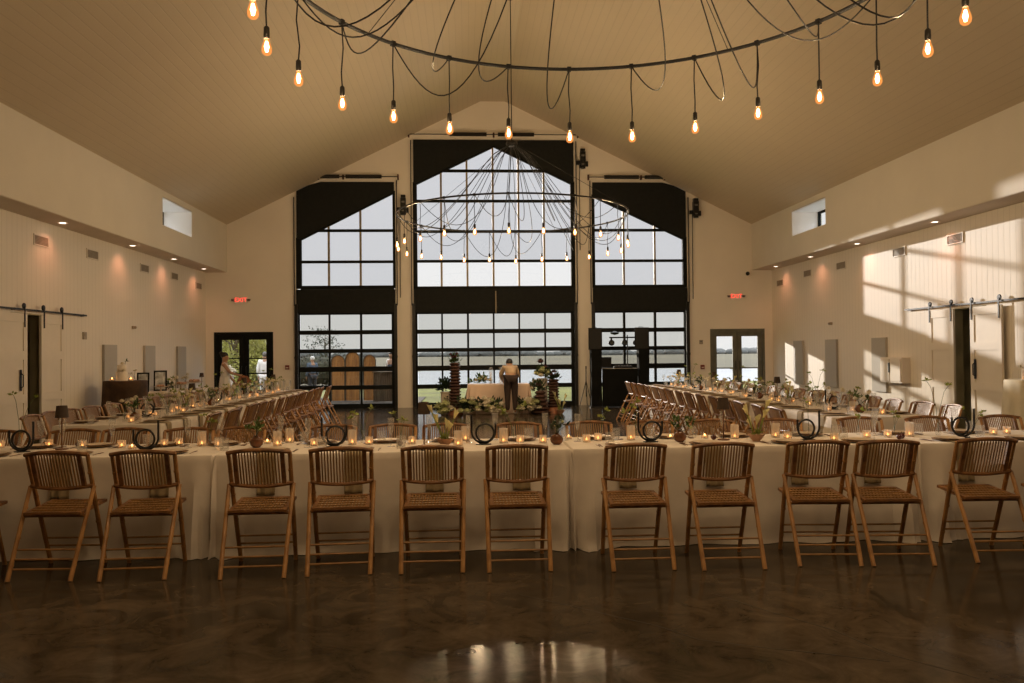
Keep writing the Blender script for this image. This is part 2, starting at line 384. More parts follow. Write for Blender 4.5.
# side walls: lower boarded wall (with a doorway), soffit, upper plaster wall (with a deep clerestory opening)
CLY, CLZ = (18.63, 20.6), (4.42, 5.05)
def side(sgn, name, dy):
    X = XC + sgn * WL; U = XC + sgn * WU; t = .25
    w = MB()
    for y0, y1, z0, z1 in ((Y0, dy[0], 0, HS), (dy[1], D, 0, HS), (dy[0], dy[1], 2.26, HS)):
        w.box((X + sgn * t / 2, (y0 + y1) / 2, (z0 + z1) / 2), (t, y1 - y0, z1 - z0))
    o = structure(w.build(name, M['lowwall']), 'cream boarded side wall on the ' + name.split('_')[1], 'wall')
    u = MB(); tk = WL - WU
    for y0, y1, z0, z1 in ((Y0, CLY[0], HS, HE + .2), (CLY[1], D, HS, HE + .2), (CLY[0], CLY[1], HS, CLZ[0]), (CLY[0], CLY[1], CLZ[1], HE + .2)):
        u.box((U + sgn * (tk + .2) / 2, (y0 + y1) / 2, (z0 + z1) / 2 + .006), (tk + .2, y1 - y0, z1 - z0 - .012))
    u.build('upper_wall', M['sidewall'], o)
    s = MB().box((X - sgn * tk / 2, (Y0 + D) / 2, HS + .003), (tk - .002, D - Y0, .006)); s.build('soffit', M['soffit'], o)
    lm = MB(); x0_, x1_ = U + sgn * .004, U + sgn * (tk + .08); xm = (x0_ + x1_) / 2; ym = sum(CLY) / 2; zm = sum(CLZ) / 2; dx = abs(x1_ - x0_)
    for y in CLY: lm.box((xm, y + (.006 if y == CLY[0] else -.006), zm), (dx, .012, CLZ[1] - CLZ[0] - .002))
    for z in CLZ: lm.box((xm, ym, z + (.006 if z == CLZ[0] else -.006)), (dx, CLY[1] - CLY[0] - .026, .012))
    lm.build('clerestory_brightener', M['lining'], o)  # added lining, whiter than the wall, to brighten the recess
    # dark room seen through the open doorway
    h = MB(); x0 = X + sgn * t; x1 = X + sgn * 1.6
    h.box((x1, (dy[0] + dy[1]) / 2, 1.2), (.05, dy[1] - dy[0] + 1.2, 2.5))
    for y in (dy[0] - .6, dy[1] + .6): h.box(((x0 + x1) / 2, y, 1.2), (abs(x1 - x0), .05, 2.5))
    h.box(((x0 + x1) / 2, (dy[0] + dy[1]) / 2, 2.45), (abs(x1 - x0), dy[1] - dy[0] + 1.2, .05))
    for y in dy: h.box((X + sgn * t / 2, y + (.011 if y == dy[0] else -.011), 1.13), (t + .004, .02, 2.25))  # jamb panels added in the hallway tone to darken the gap
    h.box((X + sgn * t / 2, (dy[0] + dy[1]) / 2, 2.248), (t + .004, dy[1] - dy[0], .02))
    h.box(((x0 + x1) / 2, (dy[0] + dy[1]) / 2, -.045), (abs(x1 - x0) + .05, dy[1] - dy[0] + 1.2, .08))
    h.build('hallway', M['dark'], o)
    # clerestory window at the outer end of its recess
    n = 4 if sgn < 0 else 5
    wn = MB(); xo = U + sgn * (tk + .12)
    for y in (CLY[0] + .03, CLY[1] - .03): wn.box((xo, y, sum(CLZ) / 2), (.06, .06, CLZ[1] - CLZ[0] - .01))
    for z in (CLZ[0] + .03, CLZ[1] - .03): wn.box((xo, sum(CLY) / 2, z), (.06, CLY[1] - CLY[0] - .12, .06))
    wo = structure(wn.build('window_%d' % n, M['black']), 'small deep-set clerestory window high in the wall on the ' + name.split('_')[1], 'window')
    MB().box((xo, sum(CLY) / 2, sum(CLZ) / 2), (.008, CLY[1] - CLY[0] - .12, CLZ[1] - CLZ[0] - .12)).build('pane', M['pane_clear'], wo)
    return o
side(-1, 'wall_left', (13.6, 14.7)); side(1, 'wall_right', (13.7, 14.8))
structure(MB().prism([(XL - .2, 0), (XR + .2, 0), (XR + .2, HS), (UR + .2, HE), (XC, HR + .1), (UL - .2, HE), (XL - .2, HS)], 'Y', Y0 - .25, Y0).build('wall_front', M['wall']), 'plaster gable wall behind the camera', 'wall')

# back wall with its openings
DL, DR = (-7.0, -5.37), (7.10, 8.71)
WN = [(-4.695, -1.96, 6.40), (-1.41, 3.17, 7.61), (3.706, 6.42, 6.40)]
bw = MB()
def col(x0, x1, zb):
    xs = sorted(set([x0, x1] + [x for x in (UL, UR, XC - WR, XC + WR) if x0 < x < x1]))
    for a, b in zip(xs, xs[1:]):
        m = (a + b) / 2
        za, zc = (HS + .15, HS + .15) if (m < UL or m > UR) else (roof(a) + .12, roof(b) + .12)
        bw.prism([(a, zb if zb < za else za - .01), (b, zb if zb < zc else zc - .01), (b, zc), (a, za)], 'Y', D, D + .22)
col(XL - .25, DL[0], 0); col(*DL, 2.185); col(DL[1], WN[0][0], 0); col(*WN[0][:2], WN[0][2]); col(WN[0][1], WN[1][0], 0)
col(*WN[1][:2], WN[1][2]); col(WN[1][1], WN[2][0], 0); col(*WN[2][:2], WN[2][2]); col(WN[2][1], DR[0], 0); col(*DR, 2.16); col(DR[1], XR + .25, 0)
structure(bw.build('wall_back', M['wall']), 'cream plaster gable wall with three tall glazed openings', 'wall')
for sgn, nm in ((-1, 'left'), (1, 'right')):
    b = MB()
    dy = (13.6, 14.7) if sgn < 0 else (13.7, 14.8)
    for y0, y1 in ((Y0, dy[0] - .05), (dy[1] + .05, D)): b.box((XC + sgn * (WL - .008), (y0 + y1) / 2, .06), (.016, y1 - y0, .12))
    structure(b.build('baseboard_' + nm, M['white']), 'cream baseboard along the wall on the ' + nm, 'baseboard')

# ---- tall gabled windows above, sectional glass doors below
def gable_window(n, x0, x1, ztop, bottom, diag, hz, vx, label):
    """diag: list of (x,z) along the top edge of the glass, left to right"""
    yb = D + .02
    g = MB()
    top = [(x0, ztop), (x1, ztop)]
    # black infill between the sloping glass and the square head of the opening
    if len(diag) == 2: polys = [[(x0, diag[0][1]), *diag, (x1, diag[1][1]), (x1, ztop), (x0, ztop)]]
    else: polys = [[(x0, diag[0][1]), diag[0], diag[1], (diag[1][0], ztop), (x0, ztop)], [diag[1], diag[2], (x1, diag[2][1]), (x1, ztop), (diag[1][0], ztop)]]
    def clip(p):
        out = []
        for x, z in p: out.append((x, min(z, roof(x) - .02)))
        return out
    fr = MB()
    for p in polys:
        q = []
        for i, (x, z) in enumerate(p):   # subdivide so the sloping ceiling cuts the corner cleanly
            xn, zn = p[(i + 1) % len(p)]
            for k in range(8): q.append((x + (xn - x) * k / 8, z + (zn - z) * k / 8))
        fr.prism(clip(q), 'Y', D - .05, D + .06)
    wo = structure(fr.build('window_%d' % n, M['blacksoft']), label, 'window')
    b = MB(); zt = lambda x: next(diag[i][1] + (diag[i + 1][1] - diag[i][1]) * (x - diag[i][0]) / (diag[i + 1][0] - diag[i][0]) for i in range(len(diag) - 1) if x <= diag[i + 1][0] + 1e-6)
    for x, xo in ((diag[0][0], x0), (diag[-1][0], x1)): m_ = (x + xo) / 2; b.box((m_, yb + .03, (bottom + zt(x)) / 2), (abs(x - xo) + .05, .12, zt(x) - bottom + .06))
    for a, c in zip(diag, diag[1:]): b.bar((a[0], yb, a[1]), (c[0], yb, c[1]), .1, .1)
    b.bar((diag[0][0], yb, bottom), (diag[-1][0], yb, bottom), .1, .1)
    b.build('frame', M['black'], wo)
    h = MB()
    for z in hz:
        xs = [diag[0][0] + k * (diag[-1][0] - diag[0][0]) / 200 for k in range(201)]; ok = [x for x in xs if zt(x) >= z]
        if ok: h.bar((ok[0], yb, z), (ok[-1], yb, z), .07, .075)
    h.build('horizontal_mullion', M['black'], wo)
    v = MB()
    for x in vx: v.bar((x, yb + .02, bottom), (x, yb + .02, zt(x)), .055, .09)
    v.build('vertical_mullion', M['mullion'], wo)
    split = hz[-1] if n == 2 else bottom
    pts = [(d[0], d[1]) for d in diag]
    MB().prism([(pts[0][0], split), (pts[-1][0], split)] + pts[::-1], 'Y', yb - .004, yb + .004).build('pane', M['pane_up'], wo)
    if n == 2: MB().prism([(pts[0][0], bottom), (pts[-1][0], bottom), (pts[-1][0], split), (pts[0][0], split)], 'Y', yb - .004, yb + .004).build('pane', M['pane_clear'], wo)['label'] = 'clear bottom row of panes'
    return wo
gable_window(1, *WN[0], 3.42, [(-4.60, 4.80), (-1.985, 6.13)], [5.03, 4.145], [-3.81, -2.92], 'gabled side window above the left sectional door')
gable_window(2, *WN[1], 3.385, [(-1.345, 6.38), (.885, 7.47), (3.10, 6.40)], [6.735, 5.87, 5.0, 4.153], [-.635, .10, .845, 1.575, 2.305], 'tall gabled window above the middle sectional door')
gable_window(3, *WN[2], 3.40, [(3.745, 6.03), (6.355, 4.80)], [5.03, 4.145], [4.605, 5.51], 'gabled side window above the right sectional door')

def sectional_door(n, x0, x1, cols, label, chain):
    yb = D + .03
    root = thing('door_%d' % n, label, 'door', ((x0 + x1) / 2, yb, 0)); root['kind'] = 'structure'
    c = (x0 + x1) / 2
    zs = [(0, .585, .13, .53), (.585, 1.11, .65, 1.04), (1.11, 1.63, 1.18, 1.57), (1.63, 2.15, 1.68, 2.09), (2.15, 2.72, 2.21, 2.65)]
    for z0, z1, g0, g1 in zs:
        s = MB()
        s.box((0, 0, (z0 + g0) / 2), (x1 - x0 - .04, .07, g0 - z0)); s.box((0, 0, (g1 + z1) / 2), (x1 - x0 - .04, .07, z1 - g1))
        edges = [(x0 + .02, cols[0][0])] + [(a[1], b[0]) for a, b in zip(cols, cols[1:])] + [(cols[-1][1], x1 - .02)]
        for a, b in edges: s.box(((a + b) / 2 - c, 0, (g0 + g1) / 2), (b - a, .07, g1 - g0))
        so = s.build('door_section', M['black'], root)
        MB().box((0, .01, (g0 + g1) / 2), (cols[-1][1] - cols[0][0], .008, g1 - g0)).build('pane', M['pane_door'], so)
    MB().box((0, -.04, 3.03), (x1 - x0 + .03, .12, .66)).build('header_panel', M['blacksoft'], root)
    zt = WN[n - 3][2]
    if n == 4: MB().box((.02, -.11, 2.98), (.025, .02, .62)).build('pull_rod', M['mullion'], root)
    for sx, x in ((-1, x0 - .02), (1, x1 + .02)):
        zc = min(zt + .05, roof(x + sx * .05) - .15)
        t = MB(); t.bar((x - c, -.09, 0), (x - c, -.09, 2.95), .085, .07); t.bar((x - c + sx * .05, -.07, 2.9), (x - c + sx * .05, -.07, zc), .025, .03)
        t.box((x - c, -.09, 1.45), (.1, .09, .06)); t.build('track', M['blackiron'], root)
    zsp = zt + .13
    if n != 4:
        s_ = 1 if n == 3 else -1
        xa, xb = (x0 + .62, x1 + .12) if n == 3 else (x0 - .12, x1 - .62)
    else: xa, xb = x0 - .12, x1 + .12
    yy = -.19
    MB().tube([(xa - c, yy, zsp), (xb - c, yy, zsp)], .014, 8).build('torsion_shaft', M['blackiron'], root)
    m = (xa + xb) / 2 if n == 4 else (x0 + x1) / 2 - (.05 if n == 3 else -.05)
    m = max(min(m, xb), xa)
    spr = [(m - 1.25, m - .2), (m + .12, m + 1.15)] if n == 4 else ([(m - .62, m - .1), (m + .08, m + 1.08)] if n == 3 else [(m - 1.08, m - .08), (m + .1, m + .62)])
    for a, b in spr:
        k = int((b - a) / .016); pr = []
        for i in range(k + 1): pr += [(.05 if i % 2 else .058, i * (b - a) / k)]
        mb = MB(); L = MB().lathe(pr, 10); mb.add([(a - c + z, yy + x, zsp + y) for x, y, z in L.v], L.f); mb.build('torsion_spring', M['spring'], root)
    br = MB().box((m - c, yy + .07, zsp), (.05, .1, .12)); br.box((xa - c, yy + .06, zsp), (.04, .12, .14)); br.box((xb - c, yy + .06, zsp), (.04, .12, .14)); br.build('bearing_bracket', M['rustbracket'], root)
    return root
sectional_door(3, *WN[0][:2], [(-4.63, -3.83), (-3.78, -2.95), (-2.89, -2.06)], 'black glazed sectional door on the left of the back wall', 0)
sectional_door(4, *WN[1][:2], [(-1.33, -.66), (-.61, .07), (.13, .81), (.86, 1.54), (1.59, 2.28), (2.33, 3.05)], 'wide black glazed sectional door in the middle of the back wall', 0)
sectional_door(5, *WN[2][:2], [(3.76, 4.56), (4.63, 5.46), (5.53, 6.34)], 'black glazed sectional door on the right of the back wall', 0)

# jackshaft openers beside the springs
op = thing('door_opener', '', 'motor')
b = MB().box((0, -.085, 0), (.15, .16, .42)); b.box((0, -.09, .26), (.13, .14, .08)); b.lathe([(.075, -.02), (.075, .02)], 12, (0, -.1, -.24)); b.build('motor_housing', M['blackiron'], op)
MB().box((-.13, -.085, -.1), (.1, .08, .1)).build('limit_box', M['blackiron'], op); MB().box((.12, -.085, -.13), (.06, .08, .14)).build('chain_guard', M['blackiron'], op)
MB().box((0, -.17, .1), (.09, .012, .05)).build('cover_plate', M['grey'], op); MB().box((0, -.17, -.15), (.07, .012, .04)).build('name_plate', M['grey'], op)
b = MB(); b.tube([(-.09, -.06, -.1), (-.1, -.06, -.6), (-.1, -.05, -2.6)], .012, 6); b.build('conduit', M['blackiron'], op)
S_ = Stamp(op)
for loc, lb in (((-1.70, D, 5.72), 'black door opener on the pillar between left and middle windows'), ((3.43, D, 7.05), 'black door opener high on the pillar right of the middle window'), ((6.70, D, 5.63), 'black door opener right of the right gabled window')):
    S_(loc, 0, lb, 'door openers on the back wall')

# ---- hinged glass doors at both ends of the back wall
def double_door(n, x0, x1, zt, label, ms):
    root = thing('door_%d' % n, label, 'door', ((x0 + x1) / 2, D + .06, 0)); root['kind'] = 'structure'
    w = x1 - x0; h = w / 2
    f = MB(); f.box((-h + .035, 0, zt / 2), (.07, .14, zt)); f.box((h - .035, 0, zt / 2), (.07, .14, zt)); f.box((0, 0, zt - .04), (w - .14, .14, .08)); f.box((0, .04, zt / 2), (.05, .03, zt)); f.build('door_frame', ms, root)
    for s in (-1, 1):
        a, bb = (-h + .075, -.008) if s < 0 else (.008, h - .075)
        l = MB(); st = .125
        l.box((a + st / 2, 0, zt / 2 - .03), (st, .05, zt - .07)); l.box((bb - st / 2, 0, zt / 2 - .03), (st, .05, zt - .07))
        l.box(((a + bb) / 2, 0, zt - .14), (bb - a - 2 * st, .05, .15)); l.box(((a + bb) / 2, 0, .16), (bb - a - 2 * st, .05, .26))
        lo = l.build('door_leaf', ms, root)
        MB().box(((a + bb) / 2, 0, zt / 2), (bb - a - 2 * st, .008, zt - .44)).build('pane', M['pane_clear'], lo)
        g = MB(); g.box(((a + bb) / 2, -.03, 1.02), (bb - a - .1, .03, .035)); g.build('push_bar', ms, lo)
        g = MB(); g.box(((a + bb) / 2, 0, 1.44 if n == 1 else 1.02), (bb - a - 2 * st, .03, .03)); g.build('muntin', ms, lo)
        hx = -.06 if s < 0 else .06
        g = MB(); g.tube([(hx, -.03, .98), (hx, -.07, 1.0), (hx, -.07, 1.2), (hx, -.03, 1.22)], .012, 6); g.build('handle', M['blackiron'], lo)
    return root
double_door(1, *DL, 2.18, 'black glazed double door at the left end of the back wall', M['black'])
M['olive'] = mat('lit_green_frame', (.13, .13, .095), .4, var=.15, scale=4)  # green lightened to stand in for light falling on the frame
double_door(2, *DR, 2.155, 'glazed double door, its green frame lightened as if lit, at the right end of the back wall', M['olive'])

# ---- sliding barn doors on the side walls
def barn(sgn, tracky, doors, hang, handles, words):
    X = XC + sgn * (WL - .02)
    r = thing('barn_track', 'black sliding door rail high on the %s wall' % words, 'door rail', (X, sum(tracky) / 2, 2.33)); yc = sum(tracky) / 2
    t = MB().bar((-sgn * .045, tracky[0] - yc, -.02), (-sgn * .045, tracky[1] - yc, -.02), .012, .030); t.build('rail', M['blackiron'], r)
    for y in (tracky[0] + .12, (tracky[0] + tracky[1]) / 2, tracky[1] - .12):
        MB().tube([(sgn * .015, y - yc, -.02), (-sgn * .05, y - yc, -.02)], .02, 8).build('stand_off', M['blackiron'], r)
    for i, ((y0, y1), lb) in enumerate(doors):
        o = thing('barn_door', lb, 'door', (X - sgn * .055, (y0 + y1) / 2, 0)); w = y1 - y0; s = .11
        b = MB(); z1 = 2.24
        for y in (-w / 2 + s / 2, w / 2 - s / 2): b.box((0, y, z1 / 2 + .02), (.04, s, z1 - .04))
        for z in (.12, .86, 1.56, z1 - .07): b.box((0, 0, z), (.04, w - 2 * s, .14))
        b.build('door_frame', M['barn'], o)
        MB().box((.004 * sgn, 0, z1 / 2 + .02), (.018, w - 2 * s, z1 - .1)).build('door_panel', M['barn'], o)
        for y in hang[i]:
            h = MB(); h.bar((-sgn * .028, y - (y0 + y1) / 2, 2.02), (-sgn * .028, y - (y0 + y1) / 2, 2.36), .03, .01, up=(1, 0, 0))
            L = MB().lathe([(.045, -.012), (.05, -.004), (.05, .004), (.045, .012)], 14); h.add([(-sgn * .012 + z, y - (y0 + y1) / 2 + x, 2.365 + yy) for x, yy, z in L.v], L.f)
            h.build('roller_hanger', M['blackiron'], o)
        if handles[i] is not None:
            y = handles[i] - (y0 + y1) / 2; xo = -sgn * .05
            h = MB(); h.box((-sgn * .024, y, 1.16), (.008, .05, .34)); h.tube([(-sgn * .024, y, 1.04), (xo - sgn * .01, y, 1.06), (xo - sgn * .01, y, 1.24), (-sgn * .024, y, 1.28)], .01, 6); h.build('handle', M['blackiron'], o)
barn(-1, (11.1, 16.12), [((12.80, 13.93), 'cream panelled barn door left of the dark gap in the left wall'), ((14.38, 15.18), 'narrow cream barn door right of the dark gap in the left wall')],
     [(12.95, 13.84), (14.46, 15.10)], [13.72, None], 'left')
barn(1, (11.5, 16.22), [((14.52, 15.33), 'cream barn door left of the dark gap in the right wall'), ((13.17, 14.02), 'cream barn door right of the dark gap in the right wall')],
     [(14.58, 15.27), (13.22, 13.97)], [None, 13.89], 'right')

# ---- wall fittings
v = thing('air_vent', '', 'vent')
b = MB(); 
for z in (-.085, .085): b.box((0, 0, z), (.02, .5, .02))
for y in (-.24, .24): b.box((0, y, 0), (.02, .02, .15))
b.build('vent_frame', M['white'], v)
MB().box((.006, 0, 0), (.006, .46, .15)).build('backing', M['ventw'], v)
b = MB()
for k in range(6): b.box((-.002, 0, -.06 + k * .024), (.012, .46, .006), ry=.6)
b.build('louvre', M['ventw'], v)
S_ = Stamp(v)
VY = (14.55, 16.5, 19.12, 21.05, 22.93)
for sgn, w in ((-1, 'left'), (1, 'right')):
    for i, y in enumerate(VY):
        S_((XC + sgn * (WL - .011), y, 3.52 if i < 4 else 3.43), 0 if sgn > 0 else pi, '%s air vent from the camera on the %s wall, under the soffit' % (ORD[i], w), 'air vents on the side walls')
dl = thing('downlight', '', 'ceiling light')
MB().lathe([(.055, 0), (.085, 0), (.09, -.006), (.086, -.012), (.06, -.008), (.055, 0)], 18, cap=False).build('trim_ring', M['white'], dl)
MB().lathe([(1e-5, -.004), (.055, -.004)], 18, cap=False).build('lens', M['downlight'], dl)
S_ = Stamp(dl)
for sgn, w in ((-1, 'left'), (1, 'right')):
    for i, y in enumerate((14.71, 17.73, 20.2, 22.5)):
        x = XC + sgn * 7.80
        S_((x, y, HS - .001), 0, '%s recessed downlight from the camera in the %s soffit' % (ORD[i], w), 'recessed downlights in the soffits')
        l = bpy.data.lights.new('soffit_spot', 'SPOT'); l.energy = 14; l.color = (1, .36, .19); l.spot_size = radians(125); l.spot_blend = 1.; l.shadow_soft_size = .04
        lo = bpy.data.objects.new('soffit_spot', l); COL.objects.link(lo); lo.location = (x - sgn * .03, y, HS - .03); lo.rotation_euler = (0, sgn * -.12, 0)
ap = thing('acoustic_panel', '', 'wall panel')
MB().box((0, 0, 0), (.05, .6, 1.16)).build('panel_face', M['panelgrey'], ap)
S_ = Stamp(ap)
for sgn, w, ys in ((-1, 'left', (17.22, 19.33, 21.46)), (1, 'right', (17.33, 19.66, 21.64))):
    for i, y in enumerate(ys): S_((XC + sgn * (WL - .03), y, 1.19), 0, '%s tall grey panel from the camera on the %s wall' % (ORD[i], w), 'grey panels on the side walls')
ex = thing('exit_sign', '', 'sign')
MB().box((0, 0, 0), (.34, .03, .2)).build('sign_body', M['white'], ex)
for s in (-1, 1):
    b = MB(); b.lathe([(.035, -.03), (.05, .02), (.04, .03)], 12, (s * .22, -.02, .0)); b.box((s * .185, 0, 0), (.05, .02, .03)); b.build('emergency_lamp', M['grey'], ex)
fc = bpy.data.curves.new('lettering', 'FONT'); fc.body = 'EXIT'; fc.size = .17; fc.extrude = .004; fc.align_x = 'CENTER'; fc.align_y = 'CENTER'
tx = bpy.data.objects.new('lettering', fc); COL.objects.link(tx); dg = bpy.context.evaluated_depsgraph_get(); dg.update()
me = bpy.data.meshes.new_from_object(tx.evaluated_get(dg)); bpy.data.objects.remove(tx)
me.transform(Matrix.Translation((0, -.019, 0)) @ Matrix.Rotation(pi / 2, 4, 'X')); me.materials.clear(); me.materials.append(M['red'])
tx = bpy.data.objects.new('lettering', me); COL.objects.link(tx); tx.parent = ex
S_ = Stamp(ex)
S_((-6.25, D - .02, 3.08), 0, 'lit red EXIT sign above the left double door', 'exit signs'); S_((7.88, D - .02, 3.10), 0, 'lit red EXIT sign above the right double door', 'exit signs')
# small wall devices
def device(name, label, cat, loc, parts):
    t = thing(name, label, cat, loc)
    for nm, mb, m in parts: mb.build(nm, m, t)
    return t
device('fire_alarm', 'small red fire alarm pull on the back wall beside the left double door', 'alarm', (-4.98, D - .001, 1.18), [('alarm_box', MB().box((0, -.02, 0), (.11, .04, .12)), M['redplastic']), ('pull_handle', MB().box((0, -.045, -.01), (.07, .015, .025)), M['white'])])
device('fire_alarm', 'small red fire alarm pull on the back wall beside the right double door', 'alarm', (6.86, D - .001, 1.06), [('alarm_box', MB().box((0, -.02, 0), (.11, .04, .12)), M['redplastic']), ('pull_handle', MB().box((0, -.045, -.01), (.07, .015, .025)), M['white'])])
device('thermostat', 'pale thermostat on the back wall left of the right double door', 'thermostat', (6.83, D - .001, 1.78), [('thermostat_body', MB().box((0, -.012, 0), (.1, .024, .12)), M['ventw']), ('dial', MB().box((0, -.028, .02), (.06, .008, .04)), M['grey'])])
device('motion_sensor', 'tiny grey sensor on the left wall between vents and panels', 'sensor', (XL + .001, 18.45, 2.16), [('sensor_body', MB().box((.025, 0, 0), (.05, .1, .06)), M['ventw']), ('sensor_lens', MB().ball((.06, 0, 0), .03), M['ventw'])])
device('motion_sensor', 'tiny grey sensor on the right wall between vents and panels', 'sensor', (XR - .001, 19.7, 2.16), [('sensor_body', MB().box((-.025, 0, 0), (.05, .1, .06)), M['ventw']), ('sensor_lens', MB().ball((-.06, 0, 0), .03), M['ventw'])])
device('thermostat', 'pale square thermostat on the left wall right of the barn doors', 'thermostat', (XL + .001, 16.15, 1.93), [('thermostat_body', MB().box((.012, 0, 0), (.024, .14, .14)), M['ventw']), ('dial', MB().box((.028, 0, .02), (.008, .07, .05)), M['ventw'])])
device('camera', 'small black security camera on the back wall corner below the right soffit', 'camera', (8.2, D - .001, 3.75), [('mount', MB().box((0, -.03, .04), (.05, .06, .05)), M['white']), ('camera_body', MB().ball((0, -.1, 0), .06), M['blackiron'])])
device('extinguisher_cabinet', 'cream wall cabinet with a dark handle between panels and barn doors', 'cabinet', (XR - .001, 16.58, 1.09), [('cabinet_body', MB().box((-.09, 0, 0), (.18, .86, .52)), M['white']), ('cabinet_door', MB().box((-.19, .22, 0), (.02, .36, .46)), M['white']), ('cabinet_door', MB().box((-.19, -.2, 0), (.02, .4, .46)), M['white']), ('handle', MB().box((-.205, .03, .05), (.02, .035, .2)), M['blackiron'])])

# ------------------------------------------------------------------ bamboo folding chairs
def make_chair():
    t = thing('folding_chair', 'bamboo folding chair', 'chair')
    # origin: middle between the rear feet; +y looks at the table
    def up(z): return .52 - .29 * z / .85       # y of the long members at height z
    for s in (-1, 1):
        f = MB().tube([(s * .200, up(0), 0), (s * .206, up(.3), .3), (s * .211, up(.62), .62), (s * .214, up(.832), .832)], [.0155, .0165, .016, .0145], 8)
        for z in (.12, .33, .52, .7): f.tube([(s * (.200 + .015 * z), up(z), z - .006), (s * (.200 + .015 * z), up(z + .012), z + .006)], .0178, 8)
        f.build('front_leg', M['bamboo'], t, True)
        r = MB().tube([(s * .213, 0, 0), (s * .219, .15, .30), (s * .228, .305, .60)], [.0160, .0155, .0145], 8)
        for z in (.1, .27, .46): r.tube([(s * (.213 + .02 * z), z * .508, z - .006), (s * (.213 + .02 * z), z * .508 + .006, z + .006)], .0165, 8)
        r.build('rear_leg', M['bamboo'], t, True)
    for z in (.075, .135, .195):
        y = z * .508; w = .214
        MB().tube([(-w, y, z), (w, y, z)], .0075, 6).build('rung', M['slat'], t)
    for z in (.14, .20):
        MB().tube([(-.2, up(z), z), (.2, up(z), z)], .0075, 6).build('rung', M['slat'], t)
    # seat: frame, cross bar and slats
    def sy(u): return .165 + .385 * u
    def sz(u): return .427 + .028 * u
    s = MB()
    for x in (-.185, .185): s.bar((x, sy(0), sz(0)), (x, sy(1), sz(1)), .035, .02)
    for u in (.03, .97): s.bar((-.185, sy(u), sz(u) + .003), (.185, sy(u), sz(u) + .003), .03, .017)
    s.tube([(-.222, .205, .408), (.222, .205, .408)], .012, 7)
    so = s.build('seat', M['bamboodark'], t)
    q = MB()
    for k in range(14):
        x = -.158 + .316 * k / 13
        q.bar((x, sy(.04), sz(.04) + .006), (x, sy(.96), sz(.96) + .006), .0145, .008)
    for k in range(5):
        u = .16 + .17 * k
        q.bar((-.17, sy(u), sz(u) + .013), (.17, sy(u), sz(u) + .013), .017, .006)
    q.build('seat_slats', M['slat'], so, True)
    # backrest, gently hollowed
    def bp(x, z): return (x, up(z) - .012 + .045 * (1 - (x / .23) ** 2) * -.6, z)
    def zt(x): return .832 + .022 * (1 - min(1, (x / .218) ** 2))
    def zb(x): return .607 - .022 * (1 - (x / .235) ** 2)
    xs = [-.222 + .444 * i / 14 for i in range(15)]
    b = MB().tube([bp(x, zt(x)) for x in xs], .0145, 8)
    b.tube([bp(x, zb(x)) for x in xs], .0145, 8)
    for x in (-.165, .165): b.bar(bp(x, zb(x)), bp(x, zt(x)), .030, .02, up=(0, 1, 0))
    bo = b.build('backrest', M['bamboodark'], t, True)
    q = MB()
    for k in range(14):
        x = -.135 + .27 * k / 13
        q.bar(bp(x, zb(x)), bp(x, zt(x)), .0095, .008, up=(0, 1, 0))
    q.build('back_slats', M['slat'], bo)
    return t
chair = Stamp(make_chair())
rng = random.Random(3)
near = [(-3.62, 5.80, -3), (-2.90, 5.80, -3), (-2.27, 5.765, 2), (-1.46, 5.735, 1), (-.88, 5.765, 3), (-.24, 5.76, 0), (.37, 5.74, 0), (1.23, 5.69, .5), (1.855, 5.65, -.5), (2.55, 5.68, -5), (3.06, 5.64, -3.5), (3.83, 5.67, -2), (4.50, 5.66, -2)]
near_lb = ['bamboo folding chair cut off by the left edge at the front table'] + ['%s whole bamboo folding chair from the left in the near front row' % ORD[i] for i in range(11)] + ['bamboo folding chair cut off by the right edge at the front table']
G_NEAR, G_FAR = 'chairs on the near side of the front table', 'chairs on the far side of the front table'
for (x, y, a), lb in zip(near, near_lb): chair((x, y, 0), radians(a), lb, G_NEAR)
far = [-4.25, -3.58, -3.10, -2.55, -2.05, -1.24, -.68, -.16, .48, 1.16, 1.78, 2.36, 3.02, 3.83, 4.48, 5.22]
for i, x in enumerate(far): chair((x, 8.04 + rng.uniform(-.05, .05), 0), pi + radians(rng.uniform(-6, 6)), '%s bamboo chair from the left behind the front table' % ORD[i], G_FAR)
LI, LO, RI, RO = -3.40, -4.58, 4.10, 5.25          # inner and outer edges of the two long tables
LY, RY = (9.45, 18.15), (9.05, 18.5)
ROWS = {}
for nm, yr, inner, outer, s in (('left', LY, LI, LO, 1), ('right', RY, RI, RO, -1)):
    n = 15; step = (yr[1] - yr[0] - .7) / (n - 1); ys = [yr[0] + .4 + i * step for i in range(n)]; ROWS[nm] = ys
    for i, y in enumerate(ys):
        chair((inner + s * (.70 + rng.uniform(-.04, .05)), y + rng.uniform(-.04, .04), 0), s * pi / 2 + radians(rng.uniform(-5, 5)), '%s bamboo chair from near end, aisle side of %s long table' % (ORD[i], nm), 'aisle chairs of the %s long table' % nm)
    for i, y in enumerate(ys):
        chair((outer - s * (.68 + rng.uniform(-.04, .05)), y + rng.uniform(-.04, .04), 0), -s * pi / 2 + radians(rng.uniform(-7, 7)), '%s bamboo chair from near end, wall side of %s long table' % (ORD[i], nm), 'wall-side chairs of the %s long table' % nm)

